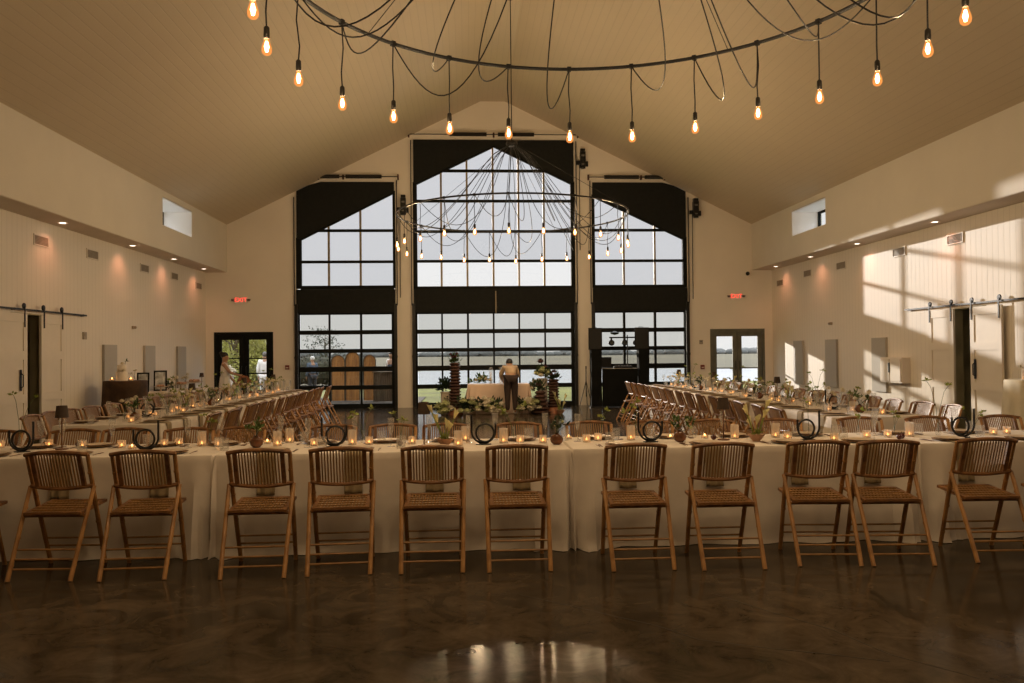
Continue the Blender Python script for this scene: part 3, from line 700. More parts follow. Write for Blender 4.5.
# ------------------------------------------------------------------ tablecloths (to the floor)
TH = .762
def tablecloth(x0, x1, y0, y1, label, group, m, seed, tight=(0, 0), tighty=(0, 0), amp=.046, h=TH, name='tablecloth'):
    """tight=(left,right): this end butts against a neighbour, keep its skirt narrow"""
    rg = random.Random(seed); r = .02
    pts = []
    def corner(cx, cy, a0, ends):
        for k in range(9):
            a = a0 + pi / 2 * k / 8; pts.append((cx + r * cos(a), cy + r * sin(a), cos(a), sin(a), sin(pi * k / 8)))
    def run(xa, ya, xb, yb, nx, ny):
        L = sqrt((xb - xa) ** 2 + (yb - ya) ** 2); n = max(2, int(L / .035))
        for k in range(1, n): pts.append((xa + (xb - xa) * k / n, ya + (yb - ya) * k / n, nx, ny, max(0, 1 - min(k, n - k) * L / n / .42) * .75))
    run(x0 + r, y0, x1 - r, y0, 0, -1); corner(x1 - r, y0 + r, -pi / 2, 0); run(x1, y0 + r, x1, y1 - r, 1, 0); corner(x1 - r, y1 - r, 0, 0)
    run(x1 - r, y1, x0 + r, y1, 0, 1); corner(x0 + r, y1 - r, pi / 2, 0); run(x0, y1 - r, x0, y0 + r, -1, 0); corner(x0 + r, y0 + r, pi, 0)
    n = len(pts); ph = [rg.uniform(0, 6.28) for _ in range(6)]; fr = [rg.uniform(9, 13), rg.uniform(17, 23), rg.uniform(4, 6)]
    ac = 0; arc = []
    for i, p in enumerate(pts):
        arc.append(ac); q = pts[(i + 1) % n]; ac += sqrt((p[0] - q[0]) ** 2 + (p[1] - q[1]) ** 2)
    rows = [(0, h), (.0, h - .012)] + [(t, (h - .012) * (1 - t)) for t in (.06, .14, .24, .35, .46, .57, .68, .78, .87, .94, .975)] + [(1., .004)]
    vs = []
    for j, (t, z) in enumerate(rows):
        for i, (x, y, nx, ny, c) in enumerate(pts):
            s = arc[i]
            env = .45 + .55 * sin(s * fr[2] * .23 + ph[3]) ** 2
            fold = (sin(s * fr[0] + ph[0]) * .6 + sin(s * fr[1] + ph[1] + 1.5 * t) * .4) * env
            off = .020 * t + amp * (t ** 1.2) * fold * (1 - .4 * c) + c * .15 * t ** 1.05 * (1 + .85 * sin(s * 30 + ph[2] + 1.6 * t) * (.6 + .4 * sin(s * 53 + ph[4]))) - (.004 if abs(t - .46) < .03 else 0)
            if t > .93: off += .03 * (t - .93) / .07 * (.5 + .5 * sin(s * 7 + ph[4]) * sin(s * 3.1 + ph[5]))
            ox, oy = nx * off, ny * off
            if tight[0] and x < x0 + .25: ox = max(ox, -.012)
            if tight[1] and x > x1 - .25: ox = min(ox, .012)
            if tighty[0] and y < y0 + .25: oy = max(oy, -.012)
            if tighty[1] and y > y1 - .25: oy = min(oy, .012)
            vs.append((x + (0 if j else -nx * .008) + ox, y + (0 if j else -ny * .008) + oy, z))
    fs = [(j * n + i, j * n + (i + 1) % n, (j + 1) * n + (i + 1) % n, (j + 1) * n + i) for j in range(len(rows) - 1) for i in range(n)]
    fs.append(tuple(range(n)))
    o = MB().add(vs, fs).build(name, m, None, True)
    return tag(o, label, 'tablecloth', group)
FY = (6.43, 7.36)
seams = [-4.68, -1.92, .83, 3.62, 6.2]
tl = ['leftmost floor-length beige tablecloth of the front table', 'second floor-length beige tablecloth from the left on the front table', 'third floor-length beige tablecloth from the left on the front table', 'rightmost floor-length beige tablecloth of the front table']
for i in range(4): tablecloth(seams[i] + .004, seams[i + 1] - .004, *FY, tl[i], 'tablecloths of the front table', M['cloth'], 11 + i, (i > 0, i < 3))
for nm, x0, x1, yr in (('left', LO, LI, LY), ('right', RI, RO, RY)):
    for k in range(4):
        a = yr[0] + (yr[1] - yr[0]) * k / 4; b_ = yr[0] + (yr[1] - yr[0]) * (k + 1) / 4
        tablecloth(x0, x1, a + (.014 if k else 0), b_ - .014, '%s beige tablecloth from the near end of the %s long table' % (ORD[k], nm), 'tablecloths of the long tables', M['cloth'], 30 + k, (0, 0), (k > 0, k < 3), amp=.012)

def round_cloth(c, r, h, label, m, seed, amp=.07, name='tablecloth'):
    n = 96; vs = []; rg = random.Random(seed); p0 = rg.uniform(0, 6)
    rows = [(0, h), (0, h - .012)] + [(t, (h - .012) * (1 - t)) for t in (.1, .25, .4, .55, .7, .85, .95)] + [(1, .004)]
    for j, (t, z) in enumerate(rows):
        for i in range(n):
            a = 2 * pi * i / n; q = r - (.01 if j == 0 else 0) + .05 * t + amp * t * (.6 * sin(11 * a + p0) + .4 * sin(17 * a + 2 * p0 + t))
            vs.append((c[0] + q * cos(a), c[1] + q * sin(a), z))
    fs = [(j * n + i, j * n + (i + 1) % n, (j + 1) * n + (i + 1) % n, (j + 1) * n + i) for j in range(len(rows) - 1) for i in range(n)] + [tuple(range(n))]
    return tag(MB().add(vs, fs).build(name, m, None, True), label, 'tablecloth')

# ------------------------------------------------------------------ tableware prototypes
def p_flute():
    t = thing('champagne_flute', '', 'glass')
    MB().lathe([(.032, 0), (.032, .003), (.008, .006), (.004, .012), (.0035, .085), (.006, .095)], 14).build('stem', M['clear'], t, True)
    MB().lathe([(.006, .095), (.018, .125), (.024, .17), (.027, .235), (.0255, .235), (.0225, .17), (.0165, .127), (.004, .1)], 14, cap=False).build('bowl', M['clear'], t, True)
    return t
def p_tumbler():
    t = MB().lathe([(.001, 0), (.033, 0), (.036, .01), (.038, .10), (.0365, .10), (.0345, .014), (.001, .012)], 16, cap=False).build('water_glass', M['clear'], None, True)
    return tag(t, '', 'glass')
def p_votive(h, r, nm='ribbed'):
    t = thing('votive_candle', '', 'candle')
    n = 48
    MB().lathe([(.001, 0), (r * .97, 0), (r, .005), (r, h), (r - .003, h), (r - .003, .008), (.001, .008)], n, ripple=.02, k=16, cap=False).build('glass_holder', M['ribbed'], t, True)
    w = MB().lathe([(.001, .009), (r * .8, .009), (r * .8, .016), (r * .7, .018), (.001, .016)], 16, cap=False).build('candle', M['wax'], t, True)
    MB().lathe([(1e-4, .017), (.0075, .0205), (.0085, .025), (.0045, .034), (1e-4, .041)], 8, cap=False).build('flame', M['flame'], w, True)
    return t
def p_loop():
    t = thing('loop_candlestick', '', 'candlestick')
    R = .1
    pts = [(-R, .012, .245)] + [(-R, .012, .1 + R * .0 + .02)] + [(-R * cos(a), .012, .112 - R * sin(a)) for a in [pi * k / 20 for k in range(21)]] + [(R, .012, .175)]
    MB().tube(pts, .0088, 8).build('outer_loop', M['blackiron'], t, True)
    r2 = .074
    MB().tube([(.012 + r2 * cos(2 * pi * k / 32), -.004, .096 + r2 * sin(2 * pi * k / 32)) for k in range(32)], .0088, 8, True).build('ring', M['blackiron'], t, True)
    b = MB().lathe([(.001, 0), (.05, 0), (.05, .006), (.012, .01), (.001, .01)], 18, cap=False, sx=1.3, sy=.9); b.build('base', M['blackiron'], t, True)
    return t
def p_lamp():
    t = thing('table_lamp', '', 'lamp')
    MB().lathe([(.001, 0), (.05, 0), (.05, .008), (.008, .014), (.001, .014)], 20, cap=False).build('base', M['rust'], t, True)
    MB().lathe([(.0055, .012), (.0055, .29), (.012, .30), (.012, .33), (.001, .335)], 10).build('pole', M['rust'], t, True)
    MB().lathe([(.052, .262), (.041, .36), (.039, .36), (.05, .262)], 24, cap=False).build('lamp_shade', M['shade'], t, True)
    MB().lathe([(.001, .29), (.012, .29), (.012, .31), (.001, .31)], 10, (0, 0, 0), cap=False).build('bulb', M['lampglow'], t, True)
    return t
def foliage(mb, c, R, n, L, rg, up=.4, w=.45):
    for _ in range(n):
        a = rg.uniform(0, 2 * pi); e = rg.uniform(-.3, 1.3); d = Vector((cos(a) * cos(e), sin(a) * cos(e), sin(e)))
        q = rg.uniform(0, R); p = Vector(c) + d * q
        mb.leaf(p, d + Vector((rg.uniform(-.5, .5), rg.uniform(-.5, .5), up)), (rg.uniform(-1, 1), rg.uniform(-1, 1), 1), L * rg.uniform(.6, 1.2), L * w * rg.uniform(.7, 1.2))
def p_vase(seed):
    rg = random.Random(seed); t = thing('bud_vase', '', 'vase')
    MB().lathe([(.001, 0), (.025, 0), (.046, .018), (.052, .042), (.042, .068), (.018, .08), (.014, .085), (.018, .09), (.012, .088), (.001, .06)], 20, cap=False).build('vase', M['amber'], t, True)
    s = MB(); tips = []
    for k in range(7):
        a = rg.uniform(0, 6.28); q = rg.uniform(.02, .09); z = rg.uniform(.11, .19); tips.append((q * cos(a), q * sin(a), z))
        s.tube([(0, 0, .07), (q * .3 * cos(a), q * .3 * sin(a), z * .75), tips[-1]], .002, 5)
    so = s.build('stem', M['leafdark'], t)
    f = MB()
    for p in tips: foliage(f, p, .02, 7, .05, rg)
    f.build('leaves', M['leafdark' if seed % 2 else 'leaf'], t)
    b = MB()
    for p in tips[:2]: b.ball(p, .013, 7, 5)
    b.build('berry', M['petalgreen'], t, True)
    return t
def blossom(mb, c, r, rg, layers=3):
    c = Vector(c)
    mb.lathe([(r * .05, -r * .5), (r * .6, -r * .38), (r * .82, r * .02), (r * .7, r * .4), (r * .35, r * .58), (1e-4, r * .5)], 12, c, ripple=.12, k=5, cap=False)
    for j in range(layers):
        for k in range(5 + j):
            a = 2 * pi * k / (5 + j) + j * .6 + rg.uniform(-.2, .2); e = 1.05 - j * .5
            d = Vector((cos(a) * cos(e), sin(a) * cos(e), sin(e)))
            mb.leaf(c + d * r * .3, d, (0, 0, 1), r * (.8 + .12 * j), r * .95, .5)
def p_sprig(seed, h=.24, n=3, kind='lime'):
    """slim glass with thin tall stems, each ending in a small bloom"""
    rg = random.Random(seed); t = thing('stem_vase', '', 'vase')
    MB().lathe([(.001, 0), (.022, 0), (.024, .02), (.012, .06), (.009, .10), (.0075, .10), (.010, .06), (.001, .012)], 14, cap=False).build('vase', M['clear'], t, True)
    for k in range(n):
        a = rg.uniform(0, 6.28); q = rg.uniform(.03, .13); z = h * rg.uniform(.75, 1.15)
        tip = (q * cos(a), q * sin(a), z)
        so = MB().tube([(0, 0, .02), (q * .15 * cos(a), q * .15 * sin(a), z * .5), (q * .6 * cos(a), q * .6 * sin(a), z * .88), tip], .0018, 5).build('stem', M['leaf'], t)
        f = MB()
        if kind == 'lime': foliage(f, tip, .012, 9, .04, rg, .1, .6)
        else: blossom(f, tip, .026, rg)
        f.build('bloom', M['leaflime'] if kind == 'lime' else M['petal'], so)
    return t
def p_calla(seed):
    rg = random.Random(seed); t = thing('flower_bowl', '', 'flower bowl')
    MB().lathe([(.001, 0), (.03, 0), (.034, .008), (.062, .045), (.072, .062), (.066, .062), (.056, .045), (.001, .012)], 22, cap=False).build('bowl', M['bowl'], t, True)
    ends = [(-.105, 0, .28), (-.06, .02, .2), (.08, -.01, .23), (.015, .03, .15), (.035, -.02, .13)]
    for e in ends:
        so = MB().tube([(e[0] * .12, e[1], .02), (e[0] * .4, e[1], e[2] * .45), (e[0] * .85, e[1], e[2] * .85), e], .0055, 6).build('stem', M['leaflime'], t, True)
        b = MB(); d = Vector((e[0] * .5, e[1], e[2] * .5)).normalized(); x = d.cross(Vector((0, 1, 0))).normalized(); y = x.cross(d)
        rings = [(.004, 0), (.010, .02), (.016, .045), (.024, .065)]
        for r, z in rings: pass
        vs = []; nn = 10
        for r, z in rings:
            for k in range(nn):
                a = 2 * pi * k / nn; zz = z + (.03 * max(0, cos(a)) if r > .02 else 0)
                vs.append(Vector(e) + d * (zz - .01) + x * r * cos(a) + y * r * sin(a))
        b.add(vs, [(j * nn + k, j * nn + (k + 1) % nn, (j + 1) * nn + (k + 1) % nn, (j + 1) * nn + k) for j in range(3) for k in range(nn)])
        b.build('calla_lily', M['calla'], so, True)
    f = MB(); foliage(f, (0, 0, .055), .03, 14, .05, rg); f.build('leaves', M['leaflime'], t)
    return t
def p_plate():
    t = thing('place_setting', '', 'plate')
    MB().lathe([(.001, .002), (.08, .002), (.135, .012), (.14, .016), (.134, .017), (.08, .008), (.001, .007)], 32, cap=False).build('charger', M['platerim'], t, True)
    MB().lathe([(.001, .010), (.07, .010), (.108, .022), (.111, .026), (.105, .026), (.07, .016), (.001, .015)], 32, cap=False).build('dinner_plate', M['plate'], t, True)
    c = MB()
    for x, w in ((.175, .006), (-.17, .006), (-.19, .006)): c.box((x, 0, .004), (w, .12, .003)); c.box((x, .08, .004), (w * 2.6, .06, .003))
    c.build('cutlery', M['rust'], t)
    return t
def p_plum():
    t = thing('plum', '', 'fruit'); 
    MB().ball((0, 0, .024), .024, 14, 9).build('flesh', M['plum'], t, True)
    MB().tube([(0, 0, .045), (.004, 0, .058), (.010, 0, .064)], .0016, 5).build('stem', M['leafdark'], t)
    return t
def p_napkin():
    t = None; w = .072; n = 14; path = [(.30, .0105), (.2, .0105), (.08, .0095), (.02, .007), (.0, .003), (-.010, -.006), (-.014, -.02)] + [(-.014 - .00014 * k * k - .001 * k, -.02 - .0285 * k) for k in range(1, 11)]
    vs = []
    for i, (y, z) in enumerate(path):
        for k in range(n + 1):
            x = -w + 2 * w * k / n; d = max(0, i - 6) / 10
            vs.append((x * (1 - .06 * d), y - .008 * d * sin(x * 70 + i * .1), z))
    fs = [(i * (n + 1) + k, i * (n + 1) + k + 1, (i + 1) * (n + 1) + k + 1, (i + 1) * (n + 1) + k) for i in range(len(path) - 1) for k in range(n)]
    o = MB().add(vs, fs).build('napkin', M['napkin'], None, True)
    so = o.modifiers.new('thick', 'SOLIDIFY'); so.thickness = .004; so.offset = 0
    return tag(o, '', 'napkin')
flute = Stamp(p_flute()); tumbler = Stamp(p_tumbler()); vot_s = Stamp(p_votive(.065, .032)); vot_t = Stamp(p_votive(.125, .036)); vot_l = Stamp(p_votive(.028, .03))
loop = Stamp(p_loop()); lamp = Stamp(p_lamp()); vases = [Stamp(p_vase(k)) for k in range(3)]; calla = Stamp(p_calla(5)); plate = Stamp(p_plate()); plum = Stamp(p_plum()); napkin = Stamp(p_napkin())
spr_l = [Stamp(p_sprig(20 + k)) for k in range(3)]; spr_w = [Stamp(p_sprig(40 + k, .2, 4, 'white')) for k in range(3)]; spr_t = Stamp(p_sprig(61, .42, 2))
Z = TH + .0008

# ---- front table
FT = 'on the front table'
lp = [(-3.57, 6.89, 1), (-2.56, 6.81, 1), (-1.08, 6.88, 0), (.15, 6.88, 0), (1.55, 6.86, 0), (2.88, 6.82, 1), (4.22, 6.81, 1)]
for i, (x, y, fl_) in enumerate(lp): loop((x, y, Z), (pi if fl_ else 0) + rng.uniform(-.15, .15), '%s black metal loop candlestick from the left %s' % (ORD[i], FT), 'black loop candlesticks on the front table')
for i, (x, y) in enumerate([(-3.32, 7.02), (-.34, 6.84), (2.19, 6.92)]):
    lamp((x, y, Z), 0, '%s slim table lamp with brown shade from the left %s' % (ORD[i], FT), 'table lamps on the front table')
fls = [(-3.52, 7.09), (-3.40, 7.2), (-2.94, 7.08), (-2.29, 6.98), (-2.10, 7.26), (-1.58, 7.2), (-1.29, 6.87), (-.96, 7.26), (-.61, 6.84), (-.31, 7.14), (.03, 7.01), (.26, 7.22), (.69, 7.15), (.95, 6.99), (2.24, 7.1), (3.41, 6.73), (3.60, 7.08), (4.30, 7.05)]
for i, (x, y) in enumerate(fls): flute((x, y, Z), 0, '%s champagne flute from the left %s' % (ORD[i], FT), 'champagne flutes on the front table')
vs_ = [(-3.92, 7.22), (-3.53, 7.24), (-3.19, 7.10), (-2.86, 7.07), (-2.52, 7.09), (-2.43, 7.18), (-2.07, 7.06), (-1.26, 6.98), (-.81, 7.02), (-.45, 7.01), (.46, 6.95), (.65, 6.92), (1.02, 6.94), (1.13, 7.02), (2.73, 6.88), (3.06, 6.72), (3.43, 6.9), (3.63, 6.93), (4.60, 6.97), (4.76, 7.03)]
for i, (x, y) in enumerate(vs_): vot_s((x, y, Z), 0, '%s lit votive in a short ribbed glass from the left %s' % (ORD[i], FT), 'short ribbed votives on the front table')
vt_ = [(-2.22, 7.12), (-1.57, 7.02), (-1.52, 7.27), (-.95, 7.03), (-.06, 6.8), (.0, 7.2), (.32, 6.97), (1.42, 7.04), (2.31, 6.99), (2.69, 7.05), (3.84, 6.96)]
for i, (x, y) in enumerate(vt_): vot_t((x, y, Z), 0, '%s tall ribbed glass candle holder from the left %s' % (ORD[i], FT), 'tall ribbed candle holders on the front table')
vl_ = [(-1.70, 7.22), (1.77, 7.07), (2.08, 7.1), (-2.74, 6.98), (.9, 7.2)]
for i, (x, y) in enumerate(sorted(vl_)): vot_l((x, y, Z), 0, '%s low tea light from the left %s' % (ORD[i], FT), 'low tea lights on the front table')
for i, (x, y) in enumerate([(-1.72, 6.93), (.75, 6.79), (1.79, 6.83)]): vases[i]((x, y, Z), 0, '%s round amber bud vase with greenery from the left %s' % (ORD[i], FT), 'amber bud vases on the front table', (1.06,) * 3)
calla((-.17, 6.82, Z), 0, 'terracotta bowl of cream calla lilies behind the fifth front chair', 'bowls of calla lilies'); calla((2.42, 6.77, Z), pi + .3, 'terracotta bowl of cream calla lilies right of the rightmost lamp', 'bowls of calla lilies')
for i, (x, y) in enumerate(sorted([(-.54, 6.87), (-3.27, 7.2), (3.63, 6.74), (2.11, 6.94), (3.68, 6.79)])): plum((x, y, Z), i, '%s dark red plum from the left %s' % (ORD[i], FT), 'plums on the front table')
nx_ = [-3.66, -3.04, -2.31, -1.52, -.86, -.24, .43, 1.26, 1.95, 2.63, 3.22, 3.99, 4.62]
for i, x in enumerate(nx_):
    plate((x, 6.61, Z), 0, '%s place setting from the left on front table near side' % ORD[i], 'near-side place settings')
    napkin((x, FY[0] - .001, Z), 0, '%s olive napkin from the left hanging from the front table' % ORD[i], 'napkins hanging from the front table')
for i, x in enumerate(far): plate((x, 7.18, Z), pi, '%s place setting from the left on front table far side' % ORD[i], 'far-side place settings')
tb = sorted([(-3.75, 6.8), (-3.05, 6.78), (-2.7, 7.2), (-2.0, 6.85), (-1.93, 6.75), (-1.38, 7.2), (-1.15, 6.72), (-.72, 7.15), (-.52, 6.72), (.55, 7.2), (.86, 7.1), (1.18, 6.72), (1.3, 7.1), (1.62, 7.15), (2.0, 7.2), (2.9, 7.12), (3.2, 6.85), (3.25, 7.1), (4.0, 7.1), (4.4, 6.85), (4.55, 7.22)])
for i, (x, y) in enumerate(tb): tumbler((x, y, Z), 0, '%s clear water glass from the left %s' % (ORD[i], FT), 'water glasses on the front table')
sp_ = [(-4.05, 7.05, 2, .9), (-3.75, 7.2, 3, 1.0), (-2.18, 7.2, 0, 1.0), (-.88, 7.2, 1, 1.05), (-.55, 7.1, 0, 1), (.42, 7.25, 1, 1.1), (1.2, 7.25, 2, .9), (1.5, 7.22, 1, 1.15), (3.05, 7.2, 3, .7), (3.5, 7.2, 2, .8), (3.78, 7.1, 0, .8), (4.15, 7.05, 3, 1.05), (4.5, 7.1, 1, .8)]
for i, (x, y, k, s) in enumerate(sp_):
    (spr_t if k == 3 else spr_l[k])((x, y, Z), rng.uniform(0, 6), '%s slim vase of lime sprigs from the left %s' % (ORD[i], FT), 'slim stem vases on the front table', (s,) * 3)

# ---- long tables: a setting on each side per chair, candles, glasses and flowers down the middle
for nm, inner, outer, s in (('left', LI, LO, -1), ('right', RI, RO, 1)):
    ys = ROWS[nm]; mid = (inner + outer) / 2; rg = random.Random(91 if s < 0 else 92)
    cnt = {}
    def nth(k): cnt[k] = cnt.get(k, -1) + 1; return ORD[cnt[k]]
    T = 'near end of %s long table' % nm
    for i, y in enumerate(ys):
        for sd, xx, wd in ((1, inner, 'aisle'), (-1, outer, 'wall')):
            q = s if sd > 0 else -s
            plate((xx + q * .19, y, Z), pi / 2 * (1 if q < 0 else -1) * -1, '%s place setting on %s side from %s' % (ORD[i], wd, T), 'place settings of the long tables')
            flute((xx + q * .36, y + .2 + rg.uniform(-.03, .03), Z), 0, '%s champagne flute on %s side from %s' % (ORD[i], wd, T), 'flutes on the long tables')
            tumbler((xx + q * .33, y - .17 + rg.uniform(-.03, .03), Z), 0, '%s water glass on %s side from %s' % (ORD[i], wd, T), 'water glasses on the long tables')
        o = napkin
        nk = napkin((inner + s * .001, y - .16, Z), pi / 2 if s < 0 else -pi / 2, '%s olive napkin hanging aisle side from %s' % (ORD[i], T), 'napkins of the long tables')
        y2 = y + .31
        if i == len(ys) - 1: y2 = y - .25
        (vot_s if i % 2 else vot_t)((mid + rg.uniform(-.06, .06), y2 + .06, Z), 0, '%s ribbed glass candle from %s' % (nth('v'), T), 'candles of the long tables')
        vot_s((mid + rg.uniform(-.2, .2), y - .06, Z), 0, '%s short votive from %s' % (ORD[i], T), 'candles of the long tables')
        k = i % 5
        px = mid + rg.uniform(-.14, .14)
        if k == 0: vases[i % 3]((px, y2 - .1, Z), i, '%s amber bud vase from %s' % (nth('a'), T), 'bud vases of the long tables', (1.15,) * 3)
        elif k == 1: loop((mid, y2 - .12, Z), rg.uniform(-.3, .3) + (0 if s > 0 else .5), '%s black loop candlestick from %s' % (nth('l'), T), 'loop candlesticks of the long tables')
        elif k == 2: spr_t((px, y2 - .1, Z), i * 1.3, '%s vase of tall sprigs from %s' % (nth('t'), T), 'tall sprig vases of the long tables', (1.05,) * 3)
        elif k == 3: calla((px, y2 - .12, Z), 1.2 + i, '%s bowl of calla lilies from %s' % (nth('c'), T), 'lily bowls of the long tables', (.9,) * 3)
        else: lamp((mid, y2 - .1, Z), 0, '%s brown shaded lamp from %s' % (nth('s'), T), 'lamps of the long tables')
        spr_w[i % 3]((mid + rg.uniform(-.16, .16), y + .12, Z), i, '%s slim vase of white blooms from %s' % (ORD[i], T), 'white bloom vases of the long tables', (1.15,) * 3)
        spr_l[i % 3]((mid + rg.uniform(-.16, .16), y + .45 - (.5 if i == len(ys) - 1 else 0), Z), i * 2., '%s slim vase of lime sprigs from %s' % (ORD[i], T), 'lime sprig vases of the long tables', (1.1,) * 3)

# ------------------------------------------------------------------ ring chandeliers
def chandelier(cx, cy, phase, label, seed, drops=24, energy=8.):
    rg = random.Random(seed); H = 1.45; R = 2.317; zr = 4.295
    t = thing('chandelier', label, 'chandelier', (cx, cy, zr), 0, 'ring chandeliers')
    rb = MB().tube([(R * cos(2 * pi * k / 96), R * sin(2 * pi * k / 96), 0) for k in range(96)], .017, 8, True)
    for k in range(drops):
        a = radians(phase + 15 * k); rb.box((R * cos(a), R * sin(a), 0), (.038, .038, .042), rz=a)
    rb.build('ring', M['blackiron'], t, True)
    hb = MB().lathe([(.001, -.06), (.1, -.05), (.12, 0), (.1, .05), (.02, .07), (.001, .07)], 18, (0, 0, H), cap=False)
    hb.build('hub', M['blackiron'], t, True)
    zc = roof(cx) - zr
    MB().tube([(0, 0, H + .06), (0, 0, zc - .04)], .011, 6).build('suspension_cable', M['blackiron'], t)
    MB().lathe([(.001, -.06), (.07, -.05), (.09, 0), (.001, 0)], 16, (0, 0, zc), cap=False).build('canopy', M['blackiron'], t, True)
    for k in range(4):
        a = radians(phase + 52 + 90 * k)
        MB().tube([(.06 * cos(a), .06 * sin(a), H), (R * cos(a), R * sin(a), .01)], .004, 5).build('support_cable', M['blackiron'], t)
    soc = MB().lathe([(.001, .055), (.012, .055), (.02, .045), (.022, -.01), (.019, -.03), (.001, -.03)], 12, cap=False)
    bul = MB().lathe([(.017, -.028), (.02, -.045), (.033, -.085), (.037, -.108), (.033, -.13), (.02, -.144), (.001, -.148)], 14, cap=False)
    fil = MB()
    for j in range(5):
        a = 2 * pi * j / 5; fil.tube([(.004 * cos(a), .004 * sin(a), -.05), (.014 * cos(a), .014 * sin(a), -.09), (.006 * cos(a + .6), .006 * sin(a + .6), -.122)], (.0042), 5)
    sm = bm = fm = None
    ld = bpy.data.lights.new('pendant_bulb_light', 'POINT'); ld.energy = energy; ld.color = (1, .82, .585); ld.shadow_soft_size = .03
    for k in range(drops):
        a = radians(phase + 15 * k); x, y = R * cos(a), R * sin(a); dz = .645 + rg.uniform(-.03, .03) - .1
        jx, jy = rg.uniform(-.012, .012), rg.uniform(-.012, .012)
        # slack cord from the hub, sagging below the ring before it climbs to its clip
        sag = rg.uniform(.25, .62); B = -1.0; da = radians(rg.choice((-1, 1)) * rg.uniform(8, 30))
        c0 = H; mn = -sag
        # A+B=-c0 ; c0 - B^2/4A = mn
        q = 4 * (c0 - mn); B = (-q - sqrt(q * q - 4 * q * c0)) / 2; A = -c0 - B
        pts = []
        for i in range(25):
            u = i / 24; aa = a + da * (1 - u ** 1.6); rr = R * (u ** .62) * (1 + .05 * sin(pi * u) ** 2); w = .02 * sin(u * 9 + k)
            pts.append((rr * cos(aa) + .05 * cos(a) * (1 - u), rr * sin(aa) + .05 * sin(a) * (1 - u), A * u * u + B * u + c0 - .02 * (1 - u)))
        MB().tube(pts, .0062, 5).build('cord', M['blackiron'], t, True)
        p = MB().tube([(0, 0, 0), (jx, jy, -dz * .35), (-jx * .6, -jy, -dz * .7), (0, 0, -dz + .05)], .0062, 6).build('pendant', M['blackiron'], t, True); p.location = (x, y, -.02)
        if sm is None:
            so = soc.build('socket', M['socket'], p, True); bo = bul.build('bulb', M['bulb'], p, True); fo = fil.build('filament', M['filament'], p)
            sm, bm, fm = so.data, bo.data, fo.data
        else:
            so, bo, fo = (bpy.data.objects.new(n, d) for n, d in (('socket', sm), ('bulb', bm), ('filament', fm)))
            for o in (so, bo, fo): COL.objects.link(o); o.parent = p
        for o in (so, bo, fo): o.location = (0, 0, -dz)
        lo = bpy.data.objects.new('pendant_bulb_light', ld); COL.objects.link(lo); lo.parent = p; lo.location = (0, 0, -dz - .09)
    return t
EN = 57.
chandelier(.966, 5.70, -2, 'large black ring chandelier of bare bulbs nearest the camera', 5, energy=EN * .92)
chandelier(.987, 16.59, 10, 'black ring chandelier of bare bulbs in front of the middle window', 6, energy=EN * 1.25)

# ------------------------------------------------------------------ people
def skin_mesh(name, joints, bones, m, parent=None, sub=2, root=None):
    names = list(joints); me = bpy.data.meshes.new(name)
    me.from_pydata([joints[n][0] for n in names], [(names.index(a), names.index(b)) for a, b in bones], [])
    o = bpy.data.objects.new(name, me); COL.objects.link(o)
    sk = o.modifiers.new('skin', 'SKIN'); sk.use_smooth_shade = True
    for i, n in enumerate(names):
        r = joints[n][1]; me.skin_vertices[0].data[i].radius = r if isinstance(r, tuple) else (r, r)
        me.skin_vertices[0].data[i].use_root = (n == (root or names[0]))
    sb = o.modifiers.new('sub', 'SUBSURF'); sb.levels = sub; sb.render_levels = sub
    g = bpy.context.evaluated_depsgraph_get(); g.update()
    m2 = bpy.data.meshes.new_from_object(o.evaluated_get(g)); o.modifiers.clear(); o.data = m2
    m2.materials.clear(); m2.materials.append(m); m2.polygons.foreach_set('use_smooth', [True] * len(m2.polygons))
    if parent: o.parent = parent
    return o
def V(*a): return Vector(a)
BASE = {'pelvis': (V(0, 0, .95), (.13, .10)), 'spine': (V(0, .01, 1.12), (.115, .09)), 'chest': (V(0, 0, 1.30), (.15, .105)), 'neck': (V(0, -.01, 1.46), .052), 'head': (V(0, .015, 1.56), (.072, .085)), 'crown': (V(0, .0, 1.655), (.07, .085)),
        'nose': (V(0, .115, 1.565), .012), 'chin': (V(0, .085, 1.51), .03)}
